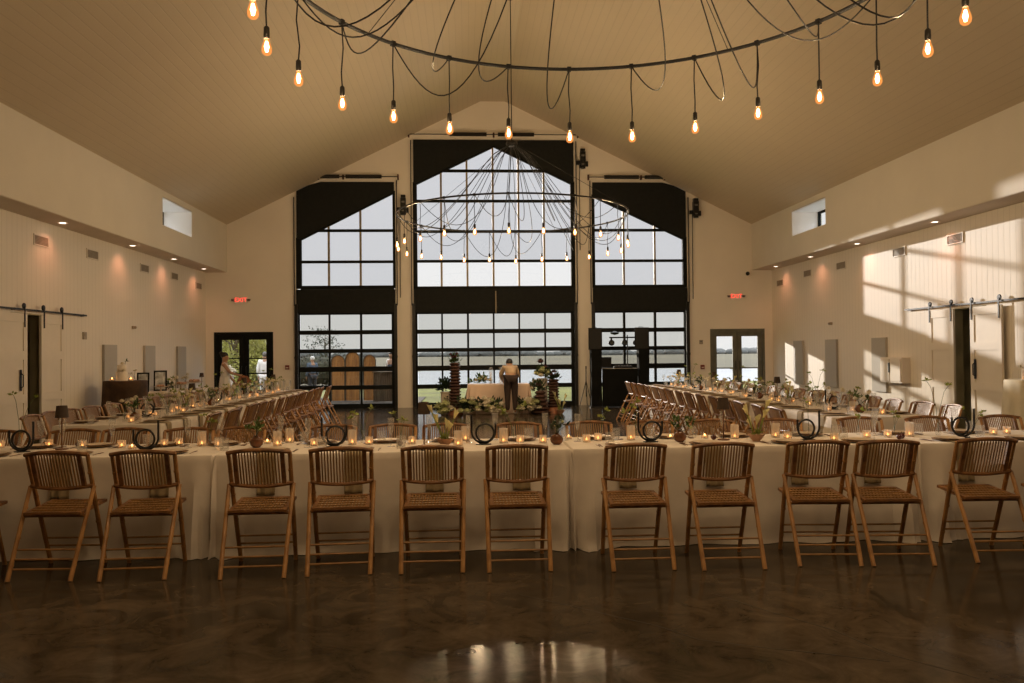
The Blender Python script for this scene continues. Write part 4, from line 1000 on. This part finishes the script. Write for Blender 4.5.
def person(name_label, loc, rz, moves, clothes, hair, hgt=1.):
    """moves: joint overrides; builds one continuous body plus clothing meshes"""
    J = dict(BASE)
    for s, k in ((-1, 'l'), (1, 'r')):
        J['sh' + k] = (V(s * .17, -.01, 1.39), .055); J['el' + k] = (V(s * .215, -.03, 1.12), .042); J['wr' + k] = (V(s * .225, .06, .89), .028)
        J['hip' + k] = (V(s * .085, 0, .90), .088); J['kn' + k] = (V(s * .095, .01, .49), .06); J['an' + k] = (V(s * .10, -.025, .09), .038); J['to' + k] = (V(s * .115, .13, .035), (.04, .03))
        J['ear' + k] = (V(s * .085, .0, 1.575), .016)
    for k, p in moves.items(): J[k] = (V(*p), J[k][1])
    bones = [('pelvis', 'spine'), ('spine', 'chest'), ('chest', 'neck'), ('neck', 'head'), ('head', 'crown'), ('head', 'nose'), ('head', 'chin')]
    for k in 'lr':
        bones += [('chest', 'sh' + k), ('sh' + k, 'el' + k), ('el' + k, 'wr' + k), ('pelvis', 'hip' + k), ('hip' + k, 'kn' + k), ('kn' + k, 'an' + k), ('an' + k, 'to' + k), ('head', 'ear' + k)]
        w = J['wr' + k][0]; d = (w - J['el' + k][0]).normalized(); side = V(1 if k == 'r' else -1, 0, 0); across = d.cross(side)
        if across.length < .1: across = V(0, 0, 1)
        across.normalize()
        pc = w + d * .06; J['palm' + k] = (pc, (.032, .016)); bones.append(('wr' + k, 'palm' + k))
        for i in range(4):
            o = (i - 1.5) * .017; L = (.062, .075, .07, .055)[i]
            J['f%d%s' % (i, k)] = (pc + d * .035 + across * o, .0095); J['g%d%s' % (i, k)] = (pc + d * (.035 + L * .6) + across * o * 1.1 - side * .006, .0085); J['h%d%s' % (i, k)] = (pc + d * (.03 + L) + across * o * 1.1 - side * .022, .0075)
            bones += [('palm' + k, 'f%d%s' % (i, k)), ('f%d%s' % (i, k), 'g%d%s' % (i, k)), ('g%d%s' % (i, k), 'h%d%s' % (i, k))]
        J['th' + k] = (w + d * .03 + across * -.03, .011); J['ti' + k] = (w + d * .07 + across * -.052, .0085); bones += [('wr' + k, 'th' + k), ('th' + k, 'ti' + k)]
    t = thing('person', name_label, 'person', loc, rz); t.scale = (hgt,) * 3
    skin_mesh('body', J, bones, M['skin'], t, 2, 'pelvis')
    for nm, joints, m, inf in clothes:
        jj = {}; bb = []
        for j in joints:
            r = J[j][1]; r = tuple(x * inf[0] + inf[1] for x in r) if isinstance(r, tuple) else r * inf[0] + inf[1]; jj[j] = (J[j][0], r)
        for a, b in bones:
            if a in jj and b in jj: bb.append((a, b))
        skin_mesh(nm, jj, bb, m, t, 2, joints[0])
    hm = MB(); c = J['crown'][0]; h = J['head'][0]; up = (c - h).normalized()
    hm.ball(c - V(0, .018, .0) - up * .02, .098, 14, 10, 1.0, .9, 1.05)
    if hair[1]: hm.ball(c + V(*hair[1]), .05, 10, 8)
    hm.build('hair', hair[0], t, True)
    return t
TR = ['pelvis', 'hipl', 'knl', 'anl', 'hipr', 'knr', 'anr']; SH = ['chest', 'spine', 'pelvis', 'shl', 'ell', 'shr', 'elr']; LS = SH + ['wrl', 'wrr']
# the helper bending over the head table, back to the camera
person('person in beige shirt and dark trousers bending over the head table', (1.13, 20.36, 0), .05,
       {'spine': (0, .10, 1.07), 'chest': (0, .23, 1.13), 'neck': (0, .31, 1.20), 'head': (.0, .36, 1.25), 'crown': (0, .39, 1.31), 'nose': (0, .46, 1.20), 'chin': (0, .42, 1.17), 'shl': (-.15, .24, 1.15), 'shr': (.15, .24, 1.15),
        'ell': (-.215, .34, .97), 'elr': (.215, .34, .97), 'wrl': (-.15, .50, .83), 'wrr': (.15, .52, .83), 'earl': (-.085, .35, 1.25), 'earr': (.085, .35, 1.25), 'anl': (-.09, -.02, .09), 'knl': (-.085, 0, .5)},
       [('trousers', TR, M['trouser'], (1.16, .012)), ('shirt', LS, M['shirtc'], (1.12, .012)), ('shoes', ['anl', 'tol'], M['shoe'], (1.1, .012)), ('shoes', ['anr', 'tor'], M['shoe'], (1.1, .012))], (M['hair'], None))
# the woman in white beside the left door
w = person('woman in a white dress with dark bun, standing by the left double door', (-6.2, 21.8, 0), -pi / 2 + .15,
           {'elr': (.2, .16, 1.16), 'wrr': (.16, .4, 1.08), 'ell': (-.21, .05, 1.12), 'wrl': (-.2, .2, .92)},
           [('dress_bodice', ['chest', 'spine', 'pelvis', 'shl', 'shr'], M['dress'], (1.28, .022))], (M['hair'], (0, -.10, .05)), .935)
MB().lathe([(.15, 1.06), (.17, .9), (.21, .6), (.26, .25), (.28, .1)], 28, (0, .0, 0), ripple=.05, k=9, sy=.85, cap=False).build('dress_skirt', M['dress'], w, True)
# guests outside
person('guest in white shirt seen from behind through the left double door', (-6.32, 26.6, 0), 0, {}, [('trousers', TR, M['shirtw'], (1.16, .012)), ('shirt', LS, M['shirtw'], (1.35, .02))], (M['hairgrey'], None), .95)
person('guest in white shirt and dark waistcoat outside the left sectional door', (-2.42, 27.5, 0), pi - .6, {}, [('trousers', TR, M['suit'], (1.16, .012)), ('shirt', LS, M['shirtw'], (1.12, .01)), ('waistcoat', ['chest', 'spine', 'pelvis'], M['suit'], (1.25, .02))], (M['hair'], None), .94)
person('guest in white cap and denim shirt on the lawn, seen through left sectional door', (-5.35, 29.4, 0), .6, {}, [('trousers', TR, M['suit'], (1.16, .012)), ('shirt', LS, M['denim'], (1.2, .018))], (M['shirtw'], None), .86)

# ------------------------------------------------------------------ head table and its flowers
tablecloth(.07, 1.62, 20.72, 21.45, 'blush cloth on the head table in front of the middle window', None, M['clothpink'], 77, amp=.01, h=.74)
def arrangement(label, cat, loc, blooms, leaves, seed, name='flower_arrangement', extra=None):
    rg = random.Random(seed); t = thing(name, label, cat, loc)
    if extra: extra(t)
    f = MB()
    for c, R, n, L in leaves: foliage(f, c, R, n, L, rg)
    f.build('foliage', M['leafdark'] if seed % 2 else M['leaf'], t)
    for c, r, m in blooms:
        b = MB(); blossom(b, c, r, rg, 3); b.build('blossom', M[m], t)
    return t
# garland of flowers along the foot of the head table
for i, x in enumerate((.02, .38, .72, 1.5, 1.72)):
    rg = random.Random(300 + i)
    bl = [((rg.uniform(-.18, .18), rg.uniform(-.20, -.06), rg.uniform(.08, .42)), rg.uniform(.065, .095), rg.choice(['petal', 'petal', 'petalgreen'])) for _ in range(9)]
    arrangement('%s mound of white flowers from the left at the head table foot' % ORD[i], 'flowers', (x, 20.4, 0), bl, [((0, 0, .14), .2, 110, .13), ((-.1, .02, .25), .16, 50, .12), ((.1, 0, .22), .16, 50, .12)], 301 + 2 * i)
arrangement('low bunch of white flowers lying on the head table', 'flowers', (.43, 21.0, .742), [((-.16, -.05, .1), .06, 'petal'), ((-.06, -.1, .13), .06, 'petalgreen'), ((.1, -.05, .12), .06, 'petal'), ((.2, 0, .1), .055, 'petal'), ((0, 0, .18), .05, 'petal')], [((0, 0, .05), .2, 90, .12), ((-.28, -.1, .04), .08, 24, .1)], 320)
def pedestal(r, h, m):
    def f(t): MB().lathe([(.001, 0), (r * 1.08, 0), (r * 1.08, .03), (r, .04), (r, h - .04), (r * 1.08, h - .03), (r * 1.08, h), (.001, h)], 20, cap=False).build('pedestal', M[m], t, True)
    return f
arrangement('cream pedestal with dark greenery, left of the head table', 'pedestal', (-.47, 20.85, 0), [((-.02, -.12, .42), .05, 'petal'), ((.05, -.12, .35), .05, 'petal')], [((0, 0, .64), .2, 160, .14), ((-.05, 0, .74), .14, 60, .12), ((.02, -.1, .38), .06, 20, .09)], 331, extra=pedestal(.14, .56, 'pedestal'))
arrangement('pale green hydrangeas on the floor, left of the head table', 'flowers', (-.55, 20.5, 0), [((-.1, 0, .2), .13, 'petalgreen'), ((.06, -.04, .28), .12, 'petalgreen'), ((.05, -.08, .12), .12, 'petalgreen'), ((.2, -.02, .16), .1, 'petal'), ((-.05, -.06, .08), .1, 'petalgreen')], [((0, 0, .06), .2, 60, .12)], 332)
def ruffle(name, label, loc, H, r, top, seed, taper=0., foot=None):
    t = thing(name, label, 'decoration', loc); pr = [(.001, .02 if foot else 0)]
    n = int(H / .085); z0 = .16 if foot else 0
    for k in range(n):
        q = r * (1 - taper * k / n); z = z0 + (H - z0) * k / n; st = (H - z0) / n
        pr += [(q * .72, z), (q * 1.0, z + st * .35), (q * 1.03, z + st * .5), (q * .74, z + st * .92)]
    pr.append((.001, H)); MB().lathe(pr, 28, ripple=.05, k=9, cap=False).build('ruffled_body', M['ruffle'], t, True)
    if foot: MB().lathe([(.001, 0), (foot, 0), (foot * .95, .06), (foot * .5, .18), (.001, .2)], 20, cap=False).build('terracotta_foot', M['terra'], t, True)
    rg = random.Random(seed); f = MB(); foliage(f, (0, 0, H), r * 1.1, 60, .13, rg, .8); f.build('greenery', M['leafdark' if top else 'leaf'], t)
    b = MB()
    for k in range(4): blossom(b, (rg.uniform(-.1, .1), rg.uniform(-.1, .02), H + rg.uniform(.1, .24)), .05, rg)
    b.build('dark_blossom', M['petaldark'], t)
    return t
ruffle('ruffled_tower', 'tall dark brown ruffled column with greenery, left of the head table', (-.25, 20.62, 0), 1.30, .15, 0, 41, .12, .2)
ruffle('ruffled_tower', 'shorter dark ruffled column with greenery, far right of the head table', (2.21, 20.65, 0), .86, .15, 1, 43, .05, .2)
ruffle('ruffled_cone', 'dark ruffled cone right of the head table, before the cream pedestal', (1.86, 20.45, 0), .58, .24, 1, 44, .55)
arrangement('cream pedestal topped by green and white blooms, right of the head table', 'pedestal', (1.97, 20.98, 0), [((-.14, -.05, 1.0), .1, 'petalgreen'), ((0, -.1, 1.08), .11, 'petalgreen'), ((.13, -.04, 1.02), .1, 'petalgreen'), ((-.05, -.12, .95), .08, 'petal'), ((-.05, 0, 1.30), .09, 'petaldark'), ((.08, -.06, 1.16), .07, 'petaldark'), ((-.2, -.12, .78), .08, 'petal'), ((-.26, -.1, .62), .08, 'petal'), ((-.1, -.15, .68), .07, 'petal')],
            [((0, 0, .95), .2, 120, .13), ((-.2, -.1, .7), .12, 50, .11)], 351, extra=pedestal(.13, .87, 'pedestal'))
calla((2.36, 20.4, 0), .6, 'small bowl of calla lilies standing on the floor beside the short ruffled column', 'bowls of calla lilies', (1.6,) * 3)
vz = thing('glass_cylinder', 'pair of tall clear cylinder vases on the head table, left one', 'vase', (.66, 21.1, .742))
MB().lathe([(.001, 0), (.05, 0), (.05, .42), (.047, .42), (.047, .01), (.001, .01)], 18, cap=False).build('cylinder', M['clear'], vz, True)
MB().lathe([(.001, .01), (.012, .01), (.011, .3), (.001, .3)], 10, cap=False).build('taper_candle', M['clothpink'], vz, True)
dup(vz, (.92, 21.12, .742), 0, 'tall clear cylinder vase with pink taper, beside the bending person'); vz['label'] = 'tall clear cylinder vase with pink taper, behind the white flowers on the head table'

# ------------------------------------------------------------------ DJ booth
def totem(name, label, loc, w, h):
    t = thing(name, label, 'stand', loc); MB().prism([(-w / 2, 0), (w / 2, 0), (w * .46, h * .5), (w / 2, h), (-w / 2, h), (-w * .46, h * .5)], 'Y', -.14, .14).build('stand_cover', M['totem'], t)
    MB().box((0, 0, .015), (w + .06, .36, .03)).build('base_plate', M['blackiron'], t); return t
totem('speaker_stand', 'black covered speaker stand at the left end of the DJ desk', (3.62, 22.72, 0), .30, 1.585); totem('speaker_stand', 'black covered speaker stand at the right end of the DJ desk', (4.92, 22.6, 0), .30, 1.585)
def speaker(label, loc, w):
    t = thing('loudspeaker', label, 'speaker', loc)
    MB().prism([(-w / 2, -.16), (w / 2, -.16), (w * .32, .2), (-w * .32, .2)], 'Z', 0, .6).build('cabinet', M['totem'], t)
    MB().box((0, -.166, .3), (w * .92, .012, .56)).build('grille', M['speaker'], t)
    h = MB(); h.tube([(-.06, 0, .6), (-.06, 0, .622), (.06, 0, .622), (.06, 0, .6)], .008, 6); h.build('handle', M['blackiron'], t); return t
speaker('black loudspeaker on the stand at the left end of the DJ desk', (3.59, 22.72, 1.587), .38); speaker('black loudspeaker on the stand at the right end of the DJ desk', (4.86, 22.6, 1.587), .40)
dj = thing('dj_desk', 'black DJ desk with front facade between the two speaker stands', 'desk', (4.27, 22.62, 0))
MB().box((0, -.02, .54), (.98, .03, 1.04)).build('facade', M['totem'], dj)
MB().box((0, .24, 1.05), (.98, .5, .03)).build('desk_top', M['white'], dj)  # white top stands in for window light along the desk edge
for x in (-.46, .46):
    for y in (.05, .45): MB().box((x, y, .52), (.04, .04, 1.03)).build('leg', M['blackiron'], dj)
lpt = thing('laptop', 'black laptop screen standing on the DJ desk', 'laptop', (3.92, 22.85, 1.066)); MB().box((0, 0, .01), (.28, .2, .02)).build('keyboard_base', M['blackiron'], lpt); MB().box((0, -.11, .17), (.28, .012, .29), rx=.15).build('screen', M['blackiron'], lpt)
mx = thing('dj_mixer', 'low black mixer on the DJ desk', 'mixer', (4.4, 22.8, 1.066)); MB().box((0, 0, .03), (.5, .3, .06)).build('mixer_body', M['blackiron'], mx)
kb = MB()
for k in range(12): kb.lathe([(.012, .06), (.01, .08), (.001, .08)], 8, (-.2 + .08 * (k % 6), -.08 + .14 * (k // 6), 0))
kb.build('knob', M['grey'], mx)
ls = thing('light_stand', 'black T-bar light stand with round lamps behind the DJ desk', 'light stand', (4.62, 23.27, 0))
MB().tube([(0, 0, .5), (0, 0, 2.0)], .016, 8).build('pole', M['blackiron'], ls); MB().bar((-.52, 0, 1.93), (.34, 0, 1.93), .04, .04).build('cross_bar', M['blackiron'], ls)
for k in range(3):
    a = 2 * pi * k / 3 + .3; MB().tube([(0, 0, .55), (.13 * cos(a), .13 * sin(a), .02)], .011, 6).build('leg', M['blackiron'], ls)
for x in (-.46, -.08, .24):
    p = MB(); p.box((x, 0, 1.88), (.05, .03, .08)); L = MB().lathe([(.075, -.06), (.085, .05), (.06, .07), (.001, .07)], 14, cap=True); p.add([(x + a, b * -1 * 0 - c_, 1.78 + b) for a, b, c_ in L.v], L.f); po = p.build('par_can', M['blackiron'], ls)
    L = MB().lathe([(.001, 0), (.06, 0)], 14, cap=False); MB().add([(x + a, -.071, 1.78 + b) for a, b, c_ in L.v], L.f).build('lens', M['lens'], po)
MB().lathe([(.001, .0), (.11, .03), (.13, .07), (.001, .12)], 16, (-.36, 0, 2.0), cap=False).build('dome_lamp', M['blackiron'], ls)
tp = thing('tripod', 'thin black tripod stand left of the DJ desk', 'tripod', (3.38, 22.95, 0))
MB().tube([(0, 0, .28), (0, 0, 1.08)], .014, 8).build('column', M['blackiron'], tp)
for k in range(3):
    a = 2 * pi * k / 3 + 3.4; MB().tube([(0, 0, .72), (.2 * cos(a), .2 * sin(a), .012)], .011, 6).build('leg', M['blackiron'], tp)
MB().box((0, 0, 1.1), (.03, .03, .07)).build('head', M['blackiron'], tp)

# ------------------------------------------------------------------ cake and dessert tables on the left, cocktail table on the right
round_cloth((-6.58, 16.45), .395, 1.06, 'dark brown velvet cloth on the cake table by the left wall', M['brownvelvet'], 3, .035)
ckt = thing('wedding_cake', 'two-tiered white cake on the brown velvet table', 'cake', (-6.60, 16.35, 1.061))
MB().lathe([(.001, 0), (.14, 0), (.14, .012), (.001, .012)], 24, cap=False).build('cake_board', M['white'], ckt, True)
MB().lathe([(.001, .012), (.11, .012), (.112, .16), (.105, .17), (.001, .17)], 28, cap=False, ripple=.01, k=14).build('cake_tier', M['cake'], ckt, True)
MB().lathe([(.001, .17), (.085, .17), (.087, .30), (.08, .31), (.001, .31)], 28, cap=False, ripple=.01, k=12).build('cake_tier', M['cake'], ckt, True)
b = MB(); rg = random.Random(8)
for p in ((.03, -.07, .33), (-.04, -.08, .18), (.06, -.09, .2), (0, 0, .33)): blossom(b, p, .035, rg)
b.build('sugar_flower', M['petal'], ckt)
f = MB(); f.tube([(.05, 0, .3), (.07, 0, .38)], .003, 5); foliage(f, (.08, 0, .37), .03, 12, .05, rg); f.build('greenery', M['leaf'], ckt)
vot_l((-6.75, 16.25, 1.062), 0, 'lit tea light left of the white cake', None, (1.6,) * 3); vot_l((-6.38, 16.2, 1.062), 0, 'lit tea light right of the white cake', None, (1.6,) * 3)
spr_w[0]((-6.40, 16.42, 1.062), .6, 'slim vase of white blooms right of the cake', None, (.9,) * 3)
tablecloth(-7.0, -6.1, 17.8, 20.1, 'beige cloth on the dessert table by the left wall', None, M['cloth'], 51, amp=.012)
def frame(label, loc, w, h, rz):
    t = thing('picture_frame', label, 'picture frame', loc, rz); b = MB(); T = .03
    for x in (-w / 2 + T / 2, w / 2 - T / 2): b.box((x, 0, h / 2), (T, .02, h))
    for z in (T / 2, h - T / 2): b.box((0, 0, z), (w - 2 * T, .02, T))
    b.build('frame', M['black'], t); MB().box((0, .003, h / 2), (w - 2 * T, .006, h - 2 * T)).build('print', M['photo'], t)
    MB().bar((0, .01, h * .7), (0, .14, .006), .03, .006).build('easel_leg', M['black'], t)
    t.rotation_euler = (-.09, 0, rz); return t
frame('smaller black picture frame beside the brown velvet table', (-6.84, 18.0, Z), .25, .42, .1); frame('larger black picture frame with pale print on the dessert table', (-6.70, 18.62, Z), .27, .45, .25)
ds = thing('cake_stand', '', 'dessert stand'); MB().lathe([(.001, 0), (.06, 0), (.02, .02), (.018, .1), (.15, .12), (.155, .13), (.001, .125)], 24, cap=False).build('stand', M['plate'], ds, True)
b = MB(); rg = random.Random(4)
for k in range(14): a = rg.uniform(0, 6.28); q = rg.uniform(0, .11); b.ball((q * cos(a), q * sin(a), .145), .026, 8, 6)
b.build('pastry', M['bowl'], ds, True)
S_ = Stamp(ds)
for i, (x, y, s) in enumerate([(-6.52, 18.15, .9), (-6.35, 18.9, 1.1), (-6.75, 19.3, .9), (-6.3, 19.65, 1.3)]): S_((x, y, Z), i, '%s stand of small pastries from the near end of the dessert table' % ORD[i], 'dessert stands', (s,) * 3)
lamp((-6.22, 19.95, Z), 0, 'brown shaded lamp at the far end of the dessert table', None, (1., 1., 1.))
spr_w[1]((-6.3, 18.4, Z), 1, 'slim vase of white blooms on the dessert table before the larger frame', None, (1.4,) * 3); spr_w[2]((-6.45, 19.5, Z), 1, 'slim vase of white blooms near the dessert table lamp', None, (1.6,) * 3)
arrangement('low green arrangement in the middle of the dessert table', 'flowers', (-6.55, 18.75, Z), [((.0, -.05, .1), .05, 'petal'), ((.1, 0, .12), .05, 'petal')], [((0, 0, .06), .12, 50, .09)], 361)
# dried fan leaf standing on the far end of the left long table
df = thing('dried_fan', 'round brown dried leaf in a dark vase on the left long table', 'dried leaf', (-4.3, 16.4, Z))
MB().lathe([(.001, 0), (.04, 0), (.055, .05), (.025, .12), (.02, .12), (.001, .02)], 16, cap=False).build('vase', M['black'], df, True)
b = MB(); vs = [(0, 0, .12)]; n = 28
for k in range(n + 1): a = -2.3 + 4.6 * k / n; vs.append((.135 * sin(a), .012 * (k % 2) - .006, .235 + .135 * cos(a)))
b.add(vs, [(0, k, k + 1) for k in range(1, n + 1)]); o = b.build('dried_leaf', M['terra'], df); sm_ = o.modifiers.new('t', 'SOLIDIFY'); sm_.thickness = .004
round_cloth((8.26, 11.5), .42, 1.06, 'cream cloth on the cocktail table by the right wall', M['creamcloth'], 6, .035)
for i, (x, y, s) in enumerate([(8.02, 11.42, 1.15), (8.28, 11.3, 1.)]): vot_t((x, y, 1.062), 0, ['ribbed glass candle holder at the left of the cream cocktail table', 'ribbed glass candle holder in the middle of the cream cocktail table'][i], 'candles on the cocktail table', (s,) * 3)
spr_w[0]((8.24, 11.6, 1.062), 0, 'slim vase of white blooms on the cream cocktail table', None, (1.2,) * 3)

# ------------------------------------------------------------------ outdoors
structure(MB().box((XC, D + .3 + .65, -.06), (40, 1.3, .1)).build('patio', M['patio']), 'concrete strip outside the glass doors', 'patio')
structure(MB().box((0, 33.28, -.07), (240, 16.24, .1)).build('lawn', M['grass']), 'mown lawn beyond the concrete strip', 'lawn')
structure(MB().box((62, 58, -.08), (132, 34, .1)).build('pond', M['pond']), 'pale pond beyond the lawn', 'pond')
structure(MB().box((0, 240.7, -.1), (900, 398.6, .1)).build('field', M['field']), 'dry field beyond the pond', 'field')
hd = MB(); rg = random.Random(5)
for k in range(46):
    x = -25 + 19.6 * k / 45; h = rg.uniform(.75, .98); c = Vector((x, 43 + rg.uniform(-.4, .4), h * .75)); hd.ball(c, h * .8, 8, 6, .95)
    for _ in range(90):
        d = Vector((rg.gauss(0, 1), rg.gauss(0, 1), rg.gauss(0, 1))).normalized(); hd.leaf(c + d * h * .78, d, (rg.uniform(-1, 1), rg.uniform(-1, 1), 1), .14, .08)
tag(hd.build('hedge', M['hedge']), 'dark brown-green hedge beyond the lawn on the left', 'hedge')
tl_ = MB(); rg = random.Random(12)
for k in range(420):
    x = -330 + 660 * k / 419 + rg.uniform(-2, 2); h = rg.uniform(1.5, 2.6) * (1.0 + .5 * max(0, sin(k * .21)) ** 3); tl_.ball((x, 420 + rg.uniform(-8, 8), h * .35), h, 9, 6, .8, 1.5)
tag(tl_.build('tree_line', M['treeline'], None, True), 'hazy row of distant trees along the horizon', 'trees', None, 'stuff')
def tree(label, x, y, h, r, seed, n=4600, m='treeleaf'):
    rg = random.Random(seed); t = thing('tree', label, 'tree', (x, y, 0))
    tr = MB().tube([(0, 0, -.02), (.05, 0, h * .3), (-.03, .04, h * .6), (0, 0, h * .85)], [.11, .09, .06, .02], 8)
    for k in range(7): a = rg.uniform(0, 6.28); z = h * rg.uniform(.25, .7); tr.tube([(0, 0, z), (r * .4 * cos(a), r * .4 * sin(a), z + .3 * r), (r * .7 * cos(a), r * .7 * sin(a), z + .6 * r)], [.045, .03, .01], 5)
    tr.build('trunk', M['bark'], t, True); f = MB()
    cl_ = [(Vector((rg.uniform(-1, 1) * r * .7, rg.uniform(-1, 1) * r * .7, h * .58 + rg.uniform(-.5, .45) * h * .75)), rg.uniform(.3, .5) * r) for _ in range(16)]
    for k in range(n):
        c, q = rg.choice(cl_); d = Vector((rg.gauss(0, 1), rg.gauss(0, 1), rg.gauss(0, 1))).normalized(); f.leaf(c + d * q * rg.uniform(.6, 1.05), d + Vector((0, 0, -.3)), (rg.uniform(-1, 1), rg.uniform(-1, 1), 1), .16, .09)
    f.build('foliage', M[m], t); return t
tree('sunlit yellow-green tree outside the left double door', -8.3, 30.5, 4.0, 1.6, 1); tree('second leafy tree behind the first outside the left double door', -9.5, 36.5, 4.1, 1.5, 2); tree('third leafy tree farther left outside the left double door', -10.5, 32.5, 4.2, 1.8, 3)
tree('dark distant tree seen through the left sectional door', -11.0, 66, 3.6, 1.5, 4, 900, 'leafdark')
def arch(label, x, w, h):
    t = thing('wooden_arch', label, 'screen', (x, 27.2, 0)); p = [(-w / 2, .02), (w / 2, .02)] + [(w / 2 * cos(a), h - w / 2 + w / 2 * sin(a)) for a in [pi * k / 14 for k in range(15)]]
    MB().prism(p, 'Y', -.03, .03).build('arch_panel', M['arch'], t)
    b = MB(); q = [(w / 2 * cos(a) * 1.02, -.035, h - w / 2 + w / 2 * sin(a) * 1.02) for a in [pi * k / 14 for k in range(15)]]
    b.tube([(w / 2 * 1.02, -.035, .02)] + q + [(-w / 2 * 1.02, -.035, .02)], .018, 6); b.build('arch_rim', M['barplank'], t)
    b = MB(); 
    for s in (-1, 1): b.bar((s * w * .3, .03, h * .6), (s * w * .3, .45, 0), .04, .04)
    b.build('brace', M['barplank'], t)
arch('left short arched wooden screen outside the left sectional door', -4.12, .42, 1.50); arch('tallest middle arched wooden screen outside the left sectional door', -3.65, .44, 1.60); arch('right short arched wooden screen outside the left sectional door', -3.10, .38, 1.50)
bar = thing('outdoor_bar', 'dark plank bar counter outside the left sectional door', 'bar', (-2.62, 26.7, 0))
b = MB()
for k in range(9): b.box((-.28 + .07 * k, 0, .47), (.066, .03, .92))
b.build('front_planks', M['barplank'], bar); MB().box((0, .15, .95), (.68, .42, .035)).build('counter_top', M['barplank'], bar)
for x in (-.26, .26): MB().box((x, .3, .47), (.05, .05, .92)).build('leg', M['barplank'], bar)
hy = arrangement('white hydrangea bouquet outside the left double door', 'flowers', (-7.15, 25.6, 0), [((0, -.1, 1.14), .12, 'petal'), ((.12, -.08, 1.05), .11, 'petal'), ((-.1, -.1, 1.02), .1, 'petal')], [((0, 0, 1.0), .12, 40, .1)], 371, extra=pedestal(.12, .93, 'pedestal'))

structure(MB().box((-4.6, 27.4, -.012), (6.4, 4.4, .02)).build('deck', M['deck']), 'dark timber deck under the arched screens', 'deck')
# ------------------------------------------------------------------ sky, sun, camera
wd = bpy.data.worlds.new('sky'); sc.world = wd; wd.use_nodes = True; nt = wd.node_tree; nt.nodes.clear()
ow = nt.nodes.new('ShaderNodeOutputWorld'); bg = nt.nodes.new('ShaderNodeBackground'); g = nt.nodes.new('ShaderNodeTexCoord'); sx = nt.nodes.new('ShaderNodeSeparateXYZ'); rp = nt.nodes.new('ShaderNodeValToRGB')
nt.links.new(g.outputs['Generated'], sx.inputs[0]); nt.links.new(sx.outputs[2], rp.inputs[0])
e = rp.color_ramp.elements; e[0].position = 0; e[0].color = (.95, .95, .93, 1); e[1].position = 1; e[1].color = (3.2, 3.35, 3.6, 1)
for p, c in ((.12, (.97, .97, .97, 1)), (.28, (.97, .98, 1., 1)), (.5, (3.4, 3.5, 3.65, 1))): k = e.new(p); k.color = c  # sky above the window view brightened to add daylight indoors
nt.links.new(rp.outputs[0], bg.inputs[0]); bg.inputs[1].default_value = 1.0; nt.links.new(bg.outputs[0], ow.inputs[0])
sun = bpy.data.lights.new('sun', 'SUN'); sun.energy = 4.7; sun.color = (1, .89, .76); sun.angle = radians(.8)
so = bpy.data.objects.new('sun', sun); COL.objects.link(so)
so.rotation_euler = Vector((1, -2.1, -.432)).to_track_quat('-Z', 'Y').to_euler()

cam = bpy.data.cameras.new('camera'); co = bpy.data.objects.new('camera', cam); COL.objects.link(co); sc.camera = co
cam.sensor_fit = 'HORIZONTAL'; cam.sensor_width = 36; cam.lens = 826.24 / 1024 * 36; cam.clip_start = .05; cam.clip_end = 2000
yaw, pitch, roll = .0573, .0139, .0101
r = V(cos(yaw), -sin(yaw), 0); f0 = V(sin(yaw), cos(yaw), 0); zz = V(0, 0, 1)
fw = cos(pitch) * f0 + sin(pitch) * zz; up = -sin(pitch) * f0 + cos(pitch) * zz
Rv = cos(roll) * r - sin(roll) * up; Uv = sin(roll) * r + cos(roll) * up
co.matrix_world = Matrix(((Rv.x, Uv.x, -fw.x, 0), (Rv.y, Uv.y, -fw.y, 0), (Rv.z, Uv.z, -fw.z, 1.52), (0, 0, 0, 1)))
